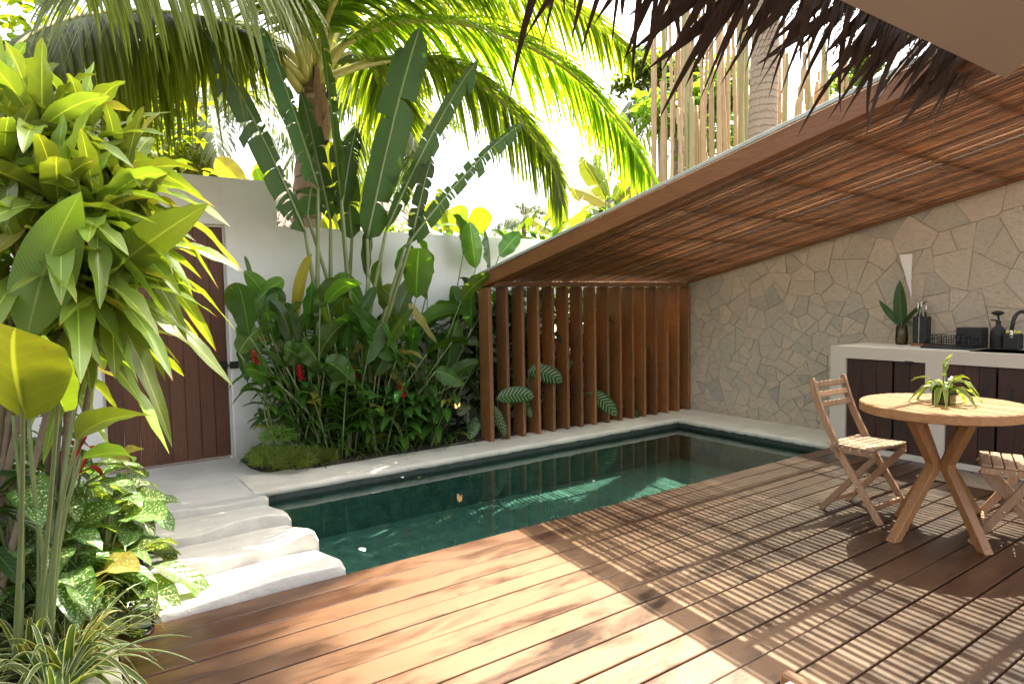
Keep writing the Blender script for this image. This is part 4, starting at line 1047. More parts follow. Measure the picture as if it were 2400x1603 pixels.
# elephant ear
ee = thing('elephant_ear', (-0.14,3.02,-0.02), 'elephant ear plant with round glowing lime leaves', 'plant')
EB = V((-0.14,3.02,-0.02))
for i, (A, B, wd, d, rl) in enumerate((((62,985),(35,768),0.27,2.00,0.25),((152,965),(118,800),0.17,2.12,-0.35))):
    a = P(*A, d=d); b_ = P(*B, d=d-0.16); sd = (b_-a).cross(_f).normalized(); sd = Matrix.Rotation(rl, 3, (b_-a).normalized()) @ sd
    leaf(ee, bez(a, (a+b_)/2+_f*-0.05+V((0,0,.06)), b_, 16), sd, wd, L_taro, prof_round, fold=0.14, wave=0.05, nu=8)
    m_ = (a+b_)/2+_f*0.01; ft = EB+V((.06*i-.05,.05*i,0)); stalk(ee, [ft, ft.lerp(m_,.5)+V((0.01,0.02,0.04)), m_], 0.010, 0.006)
for k in range(2):
    a = P(30+k*36, 985+rg.uniform(-20,20), d=2.45); ft = EB+V((.05*k-.03,.05*k,0)); stalk(ee, [ft, ft.lerp(a,.5)+V((0.02,0.02,0.05)), a], 0.008, 0.005)

# spotted dieffenbachia clumps
def dieff(label, base, n, L, W, mat, seed, group, h=0.35, elr=(-0.35,0.9), azr=None):
    q = random.Random(seed); base = V(base); t = thing('dieffenbachia', base, label, 'plant', group)
    for k in range(n):
        az = k*2.39996+q.uniform(-.3,.3) if azr is None else q.uniform(*azr)
        hh = h*q.uniform(0.35,1.15); el = q.uniform(*elr); r = q.uniform(0.02,0.10)
        o = V((math.sin(az), math.cos(az), 0)); a = base+o*r*1.6+V((0,0,hh)); l_ = L*q.uniform(.75,1.15)
        pt = arcpath(a, az, el, l_, q.uniform(.3,.75), 11, 2.0)
        leaf(t, pt, sidez(az, q.uniform(-.5,.5)), W*q.uniform(.8,1.15), mat, prof_paddle if q.random() < .3 else prof_lance, fold=0.16, wave=0.12, seed=k, nu=6)
        stalk(t, [base+o*0.02, base+o*r*0.8+V((0,0,hh*0.6)), a], 0.009, 0.005, n=6, sides=6)
    return t
G1 = 'white-speckled dieffenbachias beside the curved steps'
for i, (x, y, n, h, az) in enumerate(((0.16,3.98,24,0.40,None),(0.12,3.62,26,0.40,None),(0.08,4.45,22,0.42,None),(0.0,3.36,22,0.34,None),(-0.10,3.80,22,0.58,None),(0.20,3.46,14,0.22,None),(-0.16,3.42,20,0.62,None),(-0.04,3.56,20,0.60,None))):
    dieff(['speckled dieffenbachia between the curved steps and the path','speckled dieffenbachia reaching over the middle curved steps','speckled dieffenbachia nearest the garden door','speckled dieffenbachia behind the striped grass-like leaves','tall speckled dieffenbachia under the broad-leaved shrub','low speckled dieffenbachia leaning over the glass jar','tall speckled dieffenbachia behind the elephant ear stalks','tall speckled dieffenbachia between the shrub stems'][i], (x,y,-0.02), n, 0.31, 0.145, L_dieff, 40+i, G1, h)
# variegated strap plants in front
for i, (x, y, n) in enumerate(((-0.03,2.96,46),(-0.14,3.06,46),(-0.04,3.14,36),(-0.06,2.80,34))):
    q = random.Random(60+i); t = thing('variegated_grass', (x,y,-0.02), ['clump of white-edged strap leaves spilling over the planter kerb','clump of white-edged strap leaves under the elephant ear','clump of white-edged strap leaves by the spotted leaves','clump of white-edged strap leaves at the bed corner'][i], 'plant', 'white-edged strap plants')
    for k in range(n):
        az = k*2.39996; el = q.uniform(0.35,1.35); l_ = q.uniform(0.38,0.66); o = V((math.sin(az),math.cos(az),0))*0.03
        pt = arcpath(V((x,y,-0.02))+o, az+q.uniform(-.2,.2), el, l_, q.uniform(.35,.95), 12, 2.3)
        leaf(t, pt, sidez(az, q.uniform(-.3,.3)), q.uniform(.022,.038), L_var, prof_grass, fold=0.22, twist=q.uniform(-.6,.6), nu=4, seed=k)
# dark undergrowth filling the left bed and the corner beside the door
def filler(name, label, base, n, L, W, mat, hr, rad, seed, cat='plant', group=None, elr=(-0.3,1.2), prof=prof_lance, g=(.3,.7), nu=2, seg=7, stems=3):
    q = random.Random(seed); base = V(base); t = thing(name, base, label, cat, group)
    for k in range(stems):
        a = q.uniform(0,6.28); e = base+V((math.sin(a)*rad*.6, math.cos(a)*rad*.6, hr[1]*q.uniform(.6,1))); stalk(t, [base, (base+e)/2+V((0,0,.05)), e], 0.012, 0.005, n=8, sides=6)
    for k in range(n):
        az = q.uniform(0,6.28); r = rad*math.sqrt(q.random()); a2 = q.uniform(0,6.28)
        p = base+V((math.sin(a2)*r, math.cos(a2)*r, q.uniform(*hr))); el = q.uniform(*elr)
        leaf(t, arcpath(p, az, el, L*q.uniform(.7,1.2), q.uniform(*g), seg), sidez(az, q.uniform(-.4,.4)), W*q.uniform(.8,1.2), mat, prof, fold=.12, nu=nu, seed=k, wave=.1)
    return t
for i, (x, y) in enumerate(((-0.55,3.35),(-0.75,4.0),(-0.45,4.7),(-1.1,3.2),(-0.85,5.3),(-0.35,5.55))):
    filler('leafy_undergrowth', ['dark leafy undergrowth behind the speckled leaves','dark leafy undergrowth under the tall shrub','dark leafy undergrowth left of the garden door','dark leafy undergrowth deep in the planter','dark leafy bush against the white wall by the door','low dark bush beside the door jamb'][i], (x,y,-0.02), 90, 0.30, 0.075, L_ging if i % 2 else L_dark, (0.1,1.5 if i < 4 else 1.1), 0.34, 80+i, stems=5)

# ------------------------------------------------------------------ bird of paradise with long stalks
sb_ = V((2.20, 5.86, 0.0))
st = thing('giant_bird_of_paradise', sb_, 'giant bird of paradise with long stalks fanning up over the white wall', 'plant')
BP = [ # leaf base px, leaf tip px, y of base, y of tip, width, torn, roll
 ((715,545),(478,72),5.80,5.35,0.30,12,1.0),
 ((745,440),(612,60),5.78,5.45,0.25,9,1.15),
 ((800,470),(752,58),5.75,5.45,0.27,10,-1.0),
 ((860,560),(985,62),5.70,5.40,0.36,3,0.6),
 ((905,540),(1122,136),5.65,5.35,0.22,10,0.95),
 ((950,580),(1228,285),5.60,5.35,0.17,18,0.7),
 ((862,650),(872,530),5.72,5.75,0.17,0,1.2),
 ((775,520),(705,215),5.85,5.70,0.27,8,-0.7),
 ((825,560),(800,330),5.90,5.95,0.27,6,0.5),
 ((965,560),(1012,370),5.60,5.45,0.20,6,0.9),
 ((720,505),(730,440),5.85,5.80,0.28,2,0.6),
 ((800,490),(835,300),5.8,5.75,0.22,7,0.8)]
for i, (A, B, ya, yb, wd, cuts, rl) in enumerate(BP):
    a = P(*A, y=ya); b_ = P(*B, y=yb); t = (b_-a).normalized(); sd = t.cross(_f).normalized(); sd = Matrix.Rotation(rl, 3, t) @ sd
    L = (b_-a).length; mid = (a+b_)/2 + V((0,0,0.10*L)) + t*0.05*L
    path = bez(a, mid, b_, 26)
    if cuts: v, f, uv = torn_leaf(path, sd, wd, prof_oblong, 0.10, 200+i, int(cuts*1.6)+2, 0.75)
    else: v, f, uv = leafgeo(path, sd, wd, prof_paddle, 0.2, 0.05, nu=6)
    lf = mesh('leaf', v, f, L_strel, st, True, uv)
    MB().tube(path, [max(0.003, 0.013*(1-k/26)) for k in range(27)], 6).obj('midrib', M_petg, lf, True)
    foot = sb_ + V((rg.uniform(-.22,.22)+0.02*(i-4), rg.uniform(-.06,.06), 0.25)); foot.x += (a.x-sb_.x)*0.18
    stalk(st, [foot, foot.lerp(a, 0.45)+V((0,0,0.05)), a], 0.034, 0.014, n=16, sides=8)

# ------------------------------------------------------------------ red ginger, calathea and the rest of the bed
def ginger(base, n, h, seed, flowers, label):
    q = random.Random(seed); base = V(base); t = thing('red_ginger', base, label, 'plant', 'red ginger plants in the bed')
    for k in range(n):
        a = q.uniform(0,6.28); foot = base+V((math.sin(a)*.12,math.cos(a)*.07,0)); hh = h*q.uniform(.55,1.1)
        top = foot+V((math.sin(a)*.30*q.uniform(.3,1.2), math.cos(a)*.22-0.05, hh)); sp = crspline([foot, foot.lerp(top,.5)+V((0,0,.06)), top], 14)
        MB().tube(sp, [0.009-0.0004*i for i in range(15)], 6).obj('stem', M_petg, t, True)
        nl = int(6+hh*8); pl = q.uniform(0,3.1)
        for j in range(nl):
            s = 0.22+0.78*j/nl; x = s*14; i0 = min(int(x),13); p = sp[i0].lerp(sp[i0+1], x-i0)
            az = pl+(j % 2)*math.pi+q.uniform(-.5,.5); L = 0.30*q.uniform(.75,1.15)*(1-.25*s)
            leaf(t, arcpath(p, az, q.uniform(.15,.85), L, q.uniform(.35,.8), 8), sidez(az, q.uniform(-.3,.3)), 0.085*q.uniform(.8,1.25), L_ging, prof_lance, fold=.14, wave=.06, nu=4, seed=j)
        if k < (flowers+1)//2:
            fl = MB(); d = V((q.uniform(-.25,.25), q.uniform(-.35,.1), 1)).normalized()
            for r_ in range(9):
                z = r_*0.015
                for b2 in range(5):
                    th = b2*1.2566+r_*0.6; rr = 0.020*(1-(r_/10)**2)+0.004; c = top+d*z+V((math.cos(th)*rr, math.sin(th)*rr, 0)); e = c+V((math.cos(th)*.014, math.sin(th)*.014, .012))
                    s_ = V((-math.sin(th), math.cos(th), 0))*0.010
                    fl.add([c-s_, c+s_, e+s_*.4+V((0,0,.006)), e-s_*.4+V((0,0,.006))], [(0,1,2,3)])
            fl.tube([top, top+d*0.14], [0.014,0.006], 8); fl.obj('flower', M_red, t)
    return t
GL = ['red ginger with dark glossy leaves nearest the garden door','red ginger between the door and the bird of paradise','red ginger in front of the bird of paradise stalks','red ginger with low red cones over the pool coping','red ginger in the middle of the bed','red ginger close to the slatted screen','low red ginger at the pool edge','red ginger against the white wall']
for i, (x, y, n, h, fl) in enumerate(((1.62,5.78,7,0.95,3),(1.95,5.95,7,1.10,3),(2.05,5.62,8,0.78,3),(2.40,5.58,8,0.72,3),(2.62,5.85,7,0.95,2),(2.98,5.66,8,0.78,2),(2.75,5.48,6,0.50,1),(3.20,5.98,7,0.9,0))):
    ginger((x,y,0.0), n, h, 100+i, fl, GL[i])
def calathea(base, leaves, label, seed):
    q = random.Random(seed); base = V(base); t = thing('calathea', base, label, 'plant', 'tall paddle-leaved calatheas along the white wall')
    for (A, B, wd, ya, rl) in leaves:
        a = P(*A, y=ya); b_ = P(B[0]+q.uniform(-25,25), B[1]+q.uniform(-12,22), y=ya-q.uniform(-.10,.30)); tt = (b_-a).normalized(); sd = tt.cross(_f).normalized(); sd = Matrix.Rotation(rl+q.uniform(-.9,.9), 3, tt) @ sd
        L = (b_-a).length; c_ = (a+b_)/2+V((q.uniform(-.12,.12)*L, q.uniform(-.1,.1)*L, q.uniform(.08,.34)*L)); wv_ = wd*q.uniform(.62,1.12)
        leaf(t, bez(a, c_, b_, 14), sd, wv_, L_cala if q.random() < .6 else L_ging, prof_ovate if q.random() < .6 else prof_lance, fold=q.uniform(.05,.3), wave=q.uniform(.04,.2), nu=6, seed=int(A[0]), twist=q.uniform(-.8,.8))
        foot = base+V((q.uniform(-.12,.12), q.uniform(-.08,.08), 0)); stalk(t, [foot, foot.lerp(a,.55)+V((0,0,.06)), a], 0.011, 0.006, n=10, sides=6)
    return t
calathea((2.75,5.90,0.0), [((975,700),(1000,565),.30,5.75,.35),((900,690),(880,610),.26,5.95,.9),((1010,650),(985,560),.20,5.9,-.9),((930,640),(960,560),.24,6.05,1.0),((860,740),(800,640),.22,5.9,.5),((960,780),(1080,735),.2,5.6,.9)], 'calathea with a sunlit paddle leaf beside the bird of paradise', 1)
calathea((3.15,5.92,0.0), [((1075,740),(1035,650),.24,5.7,.5),((1115,630),(1075,500),.26,5.95,.3),((1150,640),(1145,545),.24,6.0,.7),((1105,770),(1120,680),.20,5.5,.8),((1085,600),(1050,500),.24,6.05,-.6),((1170,600),(1215,545),.22,6.0,.8),((1120,850),(1160,800),.2,5.5,1.2)], 'calathea with upright paddle leaves just left of the slatted screen', 2)
calathea((1.70,5.92,0.0), [((605,830),(585,735),.22,5.7,.5),((640,800),(640,720),.17,5.75,.9),((660,790),(700,690),.16,5.8,.3),((720,770),(735,660),.14,5.85,.6),((690,780),(720,600),.11,5.95,.9),((640,830),(596,590),.07,5.85,1.1)], 'calathea with upright blades next to the garden door', 3)
calathea((3.75,5.95,0.0), [((1180,760),(1200,690),.2,5.8,.6),((1225,790),(1250,700),.2,5.85,.6),((1300,800),(1290,700),.2,5.85,.8)], 'calathea behind the slatted screen', 4)
calathea((2.45,5.72,0.0), [((900,800),(835,735),.22,5.6,.6),((930,840),(850,800),.24,5.5,.9),((1000,830),(1075,785),.22,5.5,.8),((1020,870),(1112,905),.2,5.42,.5),((1060,800),(1165,815),.22,5.45,1.1),((960,850),(980,760),.22,5.65,.4),((830,900),(760,850),.2,5.5,.8),((880,880),(900,790),.2,5.6,.6),((1100,880),(1140,830),.2,5.5,.9),((1000,760),(1060,700),.24,5.8,.7),((940,740),(900,660),.24,5.9,.5)], 'calathea with broad low leaves in the middle of the bed', 5)
calathea((1.95,5.75,0.0), [((720,850),(650,800),.22,5.65,.8),((760,870),(700,810),.2,5.6,.6),((640,890),(570,870),.16,5.55,.9),((700,800),(680,700),.2,5.8,.4),((790,820),(745,720),.2,5.75,.6),((670,860),(615,800),.18,5.6,.5),((740,790),(790,700),.2,5.85,.8),((610,850),(560,780),.18,5.7,.6)], 'calathea with broad dark leaves between the door and the big stalks', 6)
for i_, (bx, by, u0, u1, lb) in enumerate(((1.85,5.85,560,760,'calathea with mixed blades just right of the door latch'),(2.35,5.88,720,930,'calathea with mixed blades around the big stalks'),(2.95,5.80,900,1130,'calathea with mixed blades crowding the screen post'))):
    q_ = random.Random(900+i_); ls_ = []
    for k in range(16):
        u_ = q_.uniform(u0,u1); v_ = q_.uniform(700,900); du = q_.uniform(-80,80); ls_.append(((u_,v_),(u_+du, v_-q_.uniform(30,130)), q_.uniform(.13,.24), q_.uniform(5.45,5.95), q_.uniform(.1,1.1)))
    calathea((bx,by,0.0), ls_, lb, 20+i_)
# low leaves hanging on the coping
for i, (x, y) in enumerate(((1.74,5.50),(1.98,5.46),(2.2,5.45),(2.42,5.45),(2.64,5.45),(2.86,5.46),(3.1,5.45))):
    q = random.Random(300+i); t = thing('strap_leaf_clump', (x,y,0.0), 'low clump of drooping green strap leaves along the pool coping', 'plant', 'strap-leaf clumps on the pool coping')
    for k in range(22):
        az = q.uniform(0,6.28); leaf(t, arcpath(V((x+q.uniform(-.08,.08),y+q.uniform(-.03,.08),q.uniform(0,.12))), az, q.uniform(.3,1.3), q.uniform(.16,.36), q.uniform(.5,1.2), 8), sidez(az), q.uniform(.014,.030), L_ging if k % 3 else L_grass, prof_grass, fold=.2, nu=2, seed=k)
# feathery ground cover near the path
q = random.Random(77); t = thing('feathery_fern', (1.52,5.50,0.0), 'rounded tuft of feathery bright green foliage beside the path', 'plant')
for c_, r_, nn in ((V((1.56,5.45,.05)),.19,2600),(V((1.42,5.56,.07)),.16,1500),(V((1.40,5.72,.08)),.13,900),(V((1.86,5.47,.04)),.11,900),(V((1.72,5.50,.06)),.13,1000),(V((1.50,5.62,.24)),.15,900)):
    v = []; f = []; uv = []
    for k in range(nn):
        a, b_ = q.uniform(0,6.28), math.acos(q.uniform(-.1,1)); d = V((math.sin(b_)*math.cos(a), math.sin(b_)*math.sin(a), math.cos(b_)*.75)); p = c_+d*r_*q.uniform(.5,1.0)
        e = (d+V((q.uniform(-.8,.8),q.uniform(-.8,.8),q.uniform(-.5,.7)))).normalized()*q.uniform(.025,.055); s_ = e.cross(V((q.uniform(-1,1),q.uniform(-1,1),.3))).normalized()*0.0028
        n0 = len(v); v += [p-s_, p+s_, p+e*.6+s_*.8, p+e]; f += [(n0,n0+1,n0+2),(n0,n0+2,n0+3)]; uv += [(.3,0),(.7,0),(.6,.6),(.5,1)]
    tag(mesh('foliage', v, f, L_grass, t, False, uv), kind='stuff')
# white arum by the door
t = thing('arum_lily', (1.60,5.66,0.0), 'white arum lily flower on a thin stalk beside the door', 'flower')
a = P(620,905,y=5.60); stalk(t, [V((1.60,5.66,0)), a+V((0.01,0.02,-.3)), a], 0.006, 0.005)
fl = MB(); M_arum = simple('arum_white', (0.72,0.72,0.58), 0.5)
for (r_, z) in ((0,0),): fl.lathe(a, [(0.006,0),(0.014,0.03),(0.024,0.06),(0.038,0.085),(0.05,0.095)], 16)
fl.obj('flower', M_arum, t, True)
# striped dieffenbachia growing through the screen: placed leaf by leaf
G2 = 'striped dieffenbachias growing through the slatted screen'
def dieff_px(label, base, leaves):
    t = thing('striped_dieffenbachia', base, label, 'plant', G2)
    for (A, B, wd, ya, yb, rl) in leaves:
        a = P(*A, y=ya); b_ = P(*B, y=yb); tt = (b_-a).normalized(); sd = tt.cross(_f).normalized(); sd = Matrix.Rotation(rl, 3, tt) @ sd
        leaf(t, bez(a, (a+b_)/2+V((0,0,.06)), b_, 12), sd, wd, L_dieff2, prof_paddle, fold=.1, wave=.06, nu=6)
        stalk(t, [V(base), V(base).lerp(a,.6)+V((0,0,.08)), a], .010, .006, n=8, sides=6)
dieff_px('striped dieffenbachia with one big leaf poking out near the screen post', (3.75,5.62,0.0), [((1165,935),(1252,930),.17,5.30,5.20,.1),((1225,960),(1245,980),.10,5.34,5.25,.4),((1150,950),(1185,1025),.11,5.32,5.22,.3),((1215,940),(1240,965),.12,5.5,5.4,.3)])
dieff_px('striped dieffenbachia reaching high through the third gap of the screen', (4.15,5.62,0.0), [((1238,870),(1318,895),.19,5.34,5.22,.1),((1310,880),(1345,850),.10,5.5,5.4,.3),((1275,945),(1295,965),.11,5.48,5.40,.5),((1280,905),(1292,920),.1,5.5,5.45,.5)])
dieff_px('striped dieffenbachia drooping onto the coping midway along the screen', (4.75,5.62,0.0), [((1382,920),(1445,975),.17,5.34,5.20,.2),((1400,880),(1415,850),.16,5.52,5.45,.6),((1480,955),(1495,985),.10,5.40,5.3,.8)])
dieff_px('striped dieffenbachia low at the foot of the screen post', (3.32,5.55,0.0), [((1120,985),(1100,1030),.13,5.46,5.40,.4),((1100,950),(1075,975),.12,5.5,5.42,.4),((1170,1000),(1178,1030),.08,5.36,5.3,.8)])
# dark plants behind the screen
for i, x in enumerate((3.65,4.0,4.35,4.7,5.05,5.4,5.75,6.1)):
    filler('leafy_undergrowth', 'dark leafy bush filling the gap behind the slatted screen', (x,5.88,0.0), 110, 0.34, 0.11, L_dark, (0.05,1.55), 0.26, 500+i, group='dark bushes behind the slatted screen', stems=4)
for i, x in enumerate((1.75,2.2,2.65,3.1)):
    filler('leafy_undergrowth', 'low dark undergrowth at the back of the ginger bed', (x,6.0,0.0), 90, 0.30, 0.105, L_ging, (0.05,1.20), 0.28, 520+i, group='dark undergrowth at the back of the ginger bed', stems=3)

# ================================================================== BEYOND THE WALL
# main coconut palm; fronds follow the photograph (pixel, distance along y)
pb_ = V((2.13, 6.85, -0.1)); ptop = P(735,215,y=6.75)
mp_ = thing('coconut_palm', pb_, 'young coconut palm with arching fronds rising behind the white wall', 'palm tree')
tp_ = bez(pb_, (pb_+ptop)/2+V((-0.10,0,0)), ptop, 40)
MB().tube(tp_, [0.17-0.035*(i/40)+(0.006 if i % 2 else -0.006) for i in range(41)], 16).obj('trunk', M_trunk, mp_, True)
fb = MB(); q = random.Random(2)
for k in range(26):
    a = q.uniform(0,6.28); h_ = q.uniform(-0.55,0.25); o = V((math.cos(a),math.sin(a),0)); p = ptop+o*0.11+V((0,0,h_))
    s_ = o.cross(V((0,0,1)))*q.uniform(.03,.07); e = p+o*q.uniform(.04,.14)+V((0,0,q.uniform(.12,.34)))
    fb.add([p-s_, p+s_, e+s_*.3, e-s_*.3], [(0,1,2,3)])
fb.lathe(ptop+V((0,0,-0.5)), [(0.14,0),(0.155,0.15),(0.15,0.35),(0.12,0.55),(0.06,0.75)], 14)
fb.obj('leaf_sheath', M_fibre, mp_)
def fpx(pts): return [P(u, v, y=y) for u, v, y in pts]
FR = [
 [(745,200,6.70),(800,110,6.50),(930,52,6.20),(1120,62,5.80),(1310,150,5.45),(1440,280,5.20),(1525,415,5.05)],
 [(750,190,6.70),(860,150,6.6),(1000,135,6.5),(1120,190,6.4),(1220,280,6.3),(1290,380,6.2),(1318,480,6.15)],
 [(715,190,6.70),(640,120,6.4),(520,60,6.0),(360,30,5.6),(180,40,5.2),(60,90,4.9),(0,160,4.7)],
 [(705,215,6.70),(640,130,6.5),(540,85,6.3),(420,80,6.1),(320,120,5.9),(250,190,5.8),(215,270,5.75)],
 [(720,190,6.70),(680,60,6.2),(600,-60,5.6),(480,-120,5.0),(330,-130,4.4),(180,-60,3.9)],
 [(735,190,6.70),(730,40,6.6),(720,-120,6.4),(690,-280,6.2),(640,-400,6.0)],
 [(745,190,6.70),(780,60,6.5),(840,-60,6.2),(960,-120,5.8),(1130,-90,5.4),(1330,10,5.1),(1480,120,4.9)],
 [(750,200,6.75),(800,60,6.9),(880,-60,7.1),(960,-130,7.4),(1080,-150,7.7)],
 [(725,195,6.70),(670,110,6.8),(600,70,7.0),(520,80,7.3),(450,120,7.6)],
 [(740,200,6.75),(790,140,7.0),(850,130,7.3),(905,190,7.6),(940,280,7.8)],
 [(748,195,6.72),(820,90,6.9),(930,20,7.0),(1080,10,7.05),(1230,70,7.05),(1350,190,7.0),(1420,320,6.95)],
 [(742,190,6.70),(770,30,6.2),(850,-70,5.6),(1000,-110,5.0),(1180,-60,4.6)],
 [(728,190,6.70),(700,20,6.35),(640,-120,5.9),(560,-230,5.4),(430,-300,4.9),(250,-260,4.5)]]
for i, p in enumerate(FR):
    frond(mp_, fpx(p), 1.10 if i in (0,2,6) else 1.0, 165 if i in (0,1,2,6) else 125, L_palm, M_pety, 700+i, g=(0.30,0.75) if i not in (2,3,4) else (0.55,1.0), r0=0.05, start=0.17, wd=0.046, fw=0.5, nseg=5)
# tall grey palm behind the pergola (its crown is above the picture)
b = P(1768,560,d=10.6); b.z = -0.1
palm('coconut_palm', 'tall thick-trunked coconut palm behind the pergola roof', b, b+V((0.9,0.2,18.8)), 0.265, 0.15, 16, 3.6, 0.85, L_palm, M_pety, M_trunkg, 3, lean=V((0.10,0,0)), npair=70)
# far palms
def far_palm(u, vt, d, r, label, seed, fl, nf=15, lean=(0,0,0), tm=M_trunkg, elr=(-.4,1.2), ub=None):
    tp = P(u, vt, d=d); bs = P(ub or u, 640, d=d); bs.z = -0.1
    palm('coconut_palm', label, bs, tp, r*1.25, r, nf, fl, fl*0.26, L_palmd, M_pety, tm, seed, npair=42, wd=0.06*fl/3, lean=V(lean), elr=elr)
far_palm(892,215,15.0,0.15,'slim palm with a straight grey trunk seen between the big leaves',11,3.2,14, elr=(-.3,1.2))
far_palm(985,300,26.0,0.14,'thin distant palm right of the straight grey trunk',12,3.0,14)
far_palm(470,250,13.0,0.13,'hazy palm with drooping fronds behind the door wall',13,3.0,16, elr=(-.6,1.0), ub=480)
far_palm(395,150,15.0,0.13,'palm crown behind the lime green shrub',14,3.2,16, elr=(-.5,1.0))
far_palm(1228,515,38.0,0.16,'small far palm tuft above the white wall',15,2.6,18, elr=(-.1,1.3))
far_palm(1400,500,30.0,0.15,'far palm tuft near the end of the pergola beam',16,2.4,16, elr=(-.1,1.3))
far_palm(1590,150,19.0,0.13,'palm crown hanging behind the bamboo canes',17,3.4,16, elr=(-.7,.9))
far_palm(1690,240,24.0,0.14,'small palm crown among the bamboo canes',18,3.0,14, elr=(-.6,1.0))
far_palm(850,420,30.0,0.14,'low far palm left of the straight grey trunk',19,3.0,14)
# bamboo canes
q = random.Random(41)
BX = [1530,1542,1555,1567,1578,1590,1601,1613,1623,1634,1646,1658,1670,1682,1694,1706,1718,1730,1741,1833,1844,1855,1866,1878,1890,1901,1912,1924,1936,1948,1960,1972,1984,1536,1548,1560,1572,1584,1596,1606,1618,1628,1640,1652,1664,1676,1688,1700,1712,1724,1735,1746,1828,1838,1850,1860,1872,1884,1896,1906,1918,1930,1942,1952,1966,1978,1990]
for i, u in enumerate(BX):
    d = q.uniform(11.0,13.5); r = q.uniform(0.034,0.068); p = P(u+q.uniform(-5,5), 640, d=d); p.z = -0.1
    vt = q.uniform(-160,330) if i % 3 else q.uniform(-200,60)
    if u > 1840: vt = q.uniform(120,330)
    tp = P(u+q.uniform(-22,26), vt, d=d); hgt = tp.z-p.z
    o = thing('bamboo_cane', p, 'short dry bamboo cane right of the thick palm trunk' if u > 1800 else ('tall dry tan bamboo cane rising past the dark thatch fringe' if vt < 60 else 'dry tan bamboo cane with a cut top left of the thick palm trunk'), 'bamboo', 'dry bamboo canes behind the pergola')
    seg = max(8, int(hgt/0.28)); pts = []; rr = []
    bend = V((q.uniform(-.12,.12),q.uniform(-.12,.12),0))
    for k in range(seg+1):
        s = k/seg; c = p.lerp(tp, s)+bend*math.sin(math.pi*s)
        R0 = r*(1-.35*s); 
        for dz, sc in ((0.0,1.12),(0.02,1.0),(0.24,0.98)):
            pts.append(c+V((0,0,dz))); rr.append(R0*sc)
    MB().tube(pts, rr, 9).obj('cane', M_bamboo, o, True)
# thatched huts
def hut(u, v, d, rad, h, label):
    a = P(u, v, d=d); q = random.Random(int(u)); b = V((a.x, a.y, -0.1)); t = thing('thatched_hut', b, label, 'hut')
    n = 40; vv = [tuple(a)]; ff = []
    rings = [(0.12,0.06),(0.4,0.36),(0.7,0.68),(1.0,1.0),(0.97,1.06)]
    for (rr, hh) in rings:
        for k in range(n): th = 6.2832*k/n; w_ = q.uniform(.96,1.04); vv.append((a.x+math.cos(th)*rad*rr*w_, a.y+math.sin(th)*rad*rr*w_, a.z-h*hh+q.uniform(-.03,.03)))
    for k in range(n): ff.append((0, 1+k, 1+(k+1)%n))
    for j in range(len(rings)-1):
        for k in range(n): ff.append((1+j*n+k, 1+(j+1)*n+k, 1+(j+1)*n+(k+1)%n, 1+j*n+(k+1)%n))
    mesh('thatch_roof', vv, ff, M_thatch, t)
    sh = MB()
    for k in range(900):
        th = q.uniform(0,6.2832); s = math.sqrt(q.uniform(.02,1)); p = V((a.x+math.cos(th)*rad*s, a.y+math.sin(th)*rad*s, a.z-h*s+.03)); o = V((math.cos(th)*rad, math.sin(th)*rad, -h)).normalized(); s_ = V((-math.sin(th),math.cos(th),0))*q.uniform(.02,.05)
        e = p+o*q.uniform(.12,.3)+V((0,0,q.uniform(0,.06))); sh.add([p-s_,p+s_,e+s_*.5,e-s_*.5],[(0,1,2,3)])
    tag(sh.obj('thatch_straw', M_thatch, t), kind='stuff')
    for k in range(4):
        th = k*1.5708+.4; x_, y_ = a.x+math.cos(th)*rad*.75, a.y+math.sin(th)*rad*.75; MB().tube([(x_,y_,-.1),(x_,y_,a.z-h*.72)], .06, 8).obj('post', M_bark, t, True)
hut(893,462,11.0,1.5,1.15,'grey thatched hut roof peaking behind the straight grey palm trunk')
hut(690,418,10.0,1.5,1.2,'grey thatched hut roof half hidden by the leaning coconut trunk')
hut(1512,402,14.0,1.0,0.75,'brown thatched hut roof poking above the pergola beam')
# bananas and broadleaf plants just behind the wall
def banana(base_px, d, leaves, label, mat=L_ban, wd=0.34):
    b = P(base_px, 640, d=d); b.z = -0.1; t = thing('banana_plant', b, label, 'banana plant')
    for i, (A, B, w_, rl, cuts) in enumerate(leaves):
        a = P(*A, d=d); e = P(*B, d=d-.15); tt = (e-a).normalized(); sd = tt.cross(_f).normalized(); sd = Matrix.Rotation(rl, 3, tt) @ sd
        path = bez(a, (a+e)/2+V((0,0,.12*(e-a).length)), e, 18)
        v, f, uv = torn_leaf(path, sd, w_, prof_paddle, .1, int(A[0])+i, cuts, .3) if cuts else leafgeo(path, sd, w_, prof_paddle, .12, .05, nu=6)
        mesh('leaf', v, f, mat, t, True, uv)
        stalk(t, [b+V((0,0,.2)), b.lerp(a,.6), a], .05, .012, n=10, sides=8)
    return t
banana(560, 8.6, [((570,440),(505,372),.30,.3,0),((600,430),(625,380),.2,.8,0),((620,450),(600,395),.16,.2,0)], 'sunlit yellow-green banana leaves over the door wall')
banana(800, 8.2, [((795,520),(770,330),.40,.5,3),((790,560),(745,420),.3,-.5,2),((830,540),(850,430),.3,.9,3),((770,560),(700,500),.3,.4,0)], 'bright backlit banana plant behind the giant bird of paradise')
banana(1060, 8.8, [((1040,545),(1010,470),.34,.4,0),((1080,550),(1075,480),.36,.6,2),((1110,550),(1140,490),.30,.2,0),((1000,545),(960,490),.3,.9,0),((1060,560),(1030,440),.26,.8,4)], 'broad yellow-green banana leaves above the middle of the white wall')
banana(1312, 9.2, [((1312,545),(1306,445),.30,.15,0),((1290,550),(1240,510),.22,.7,2),((1340,540),(1372,500),.2,.7,0)], 'single upright sunlit banana leaf near the pergola beam')
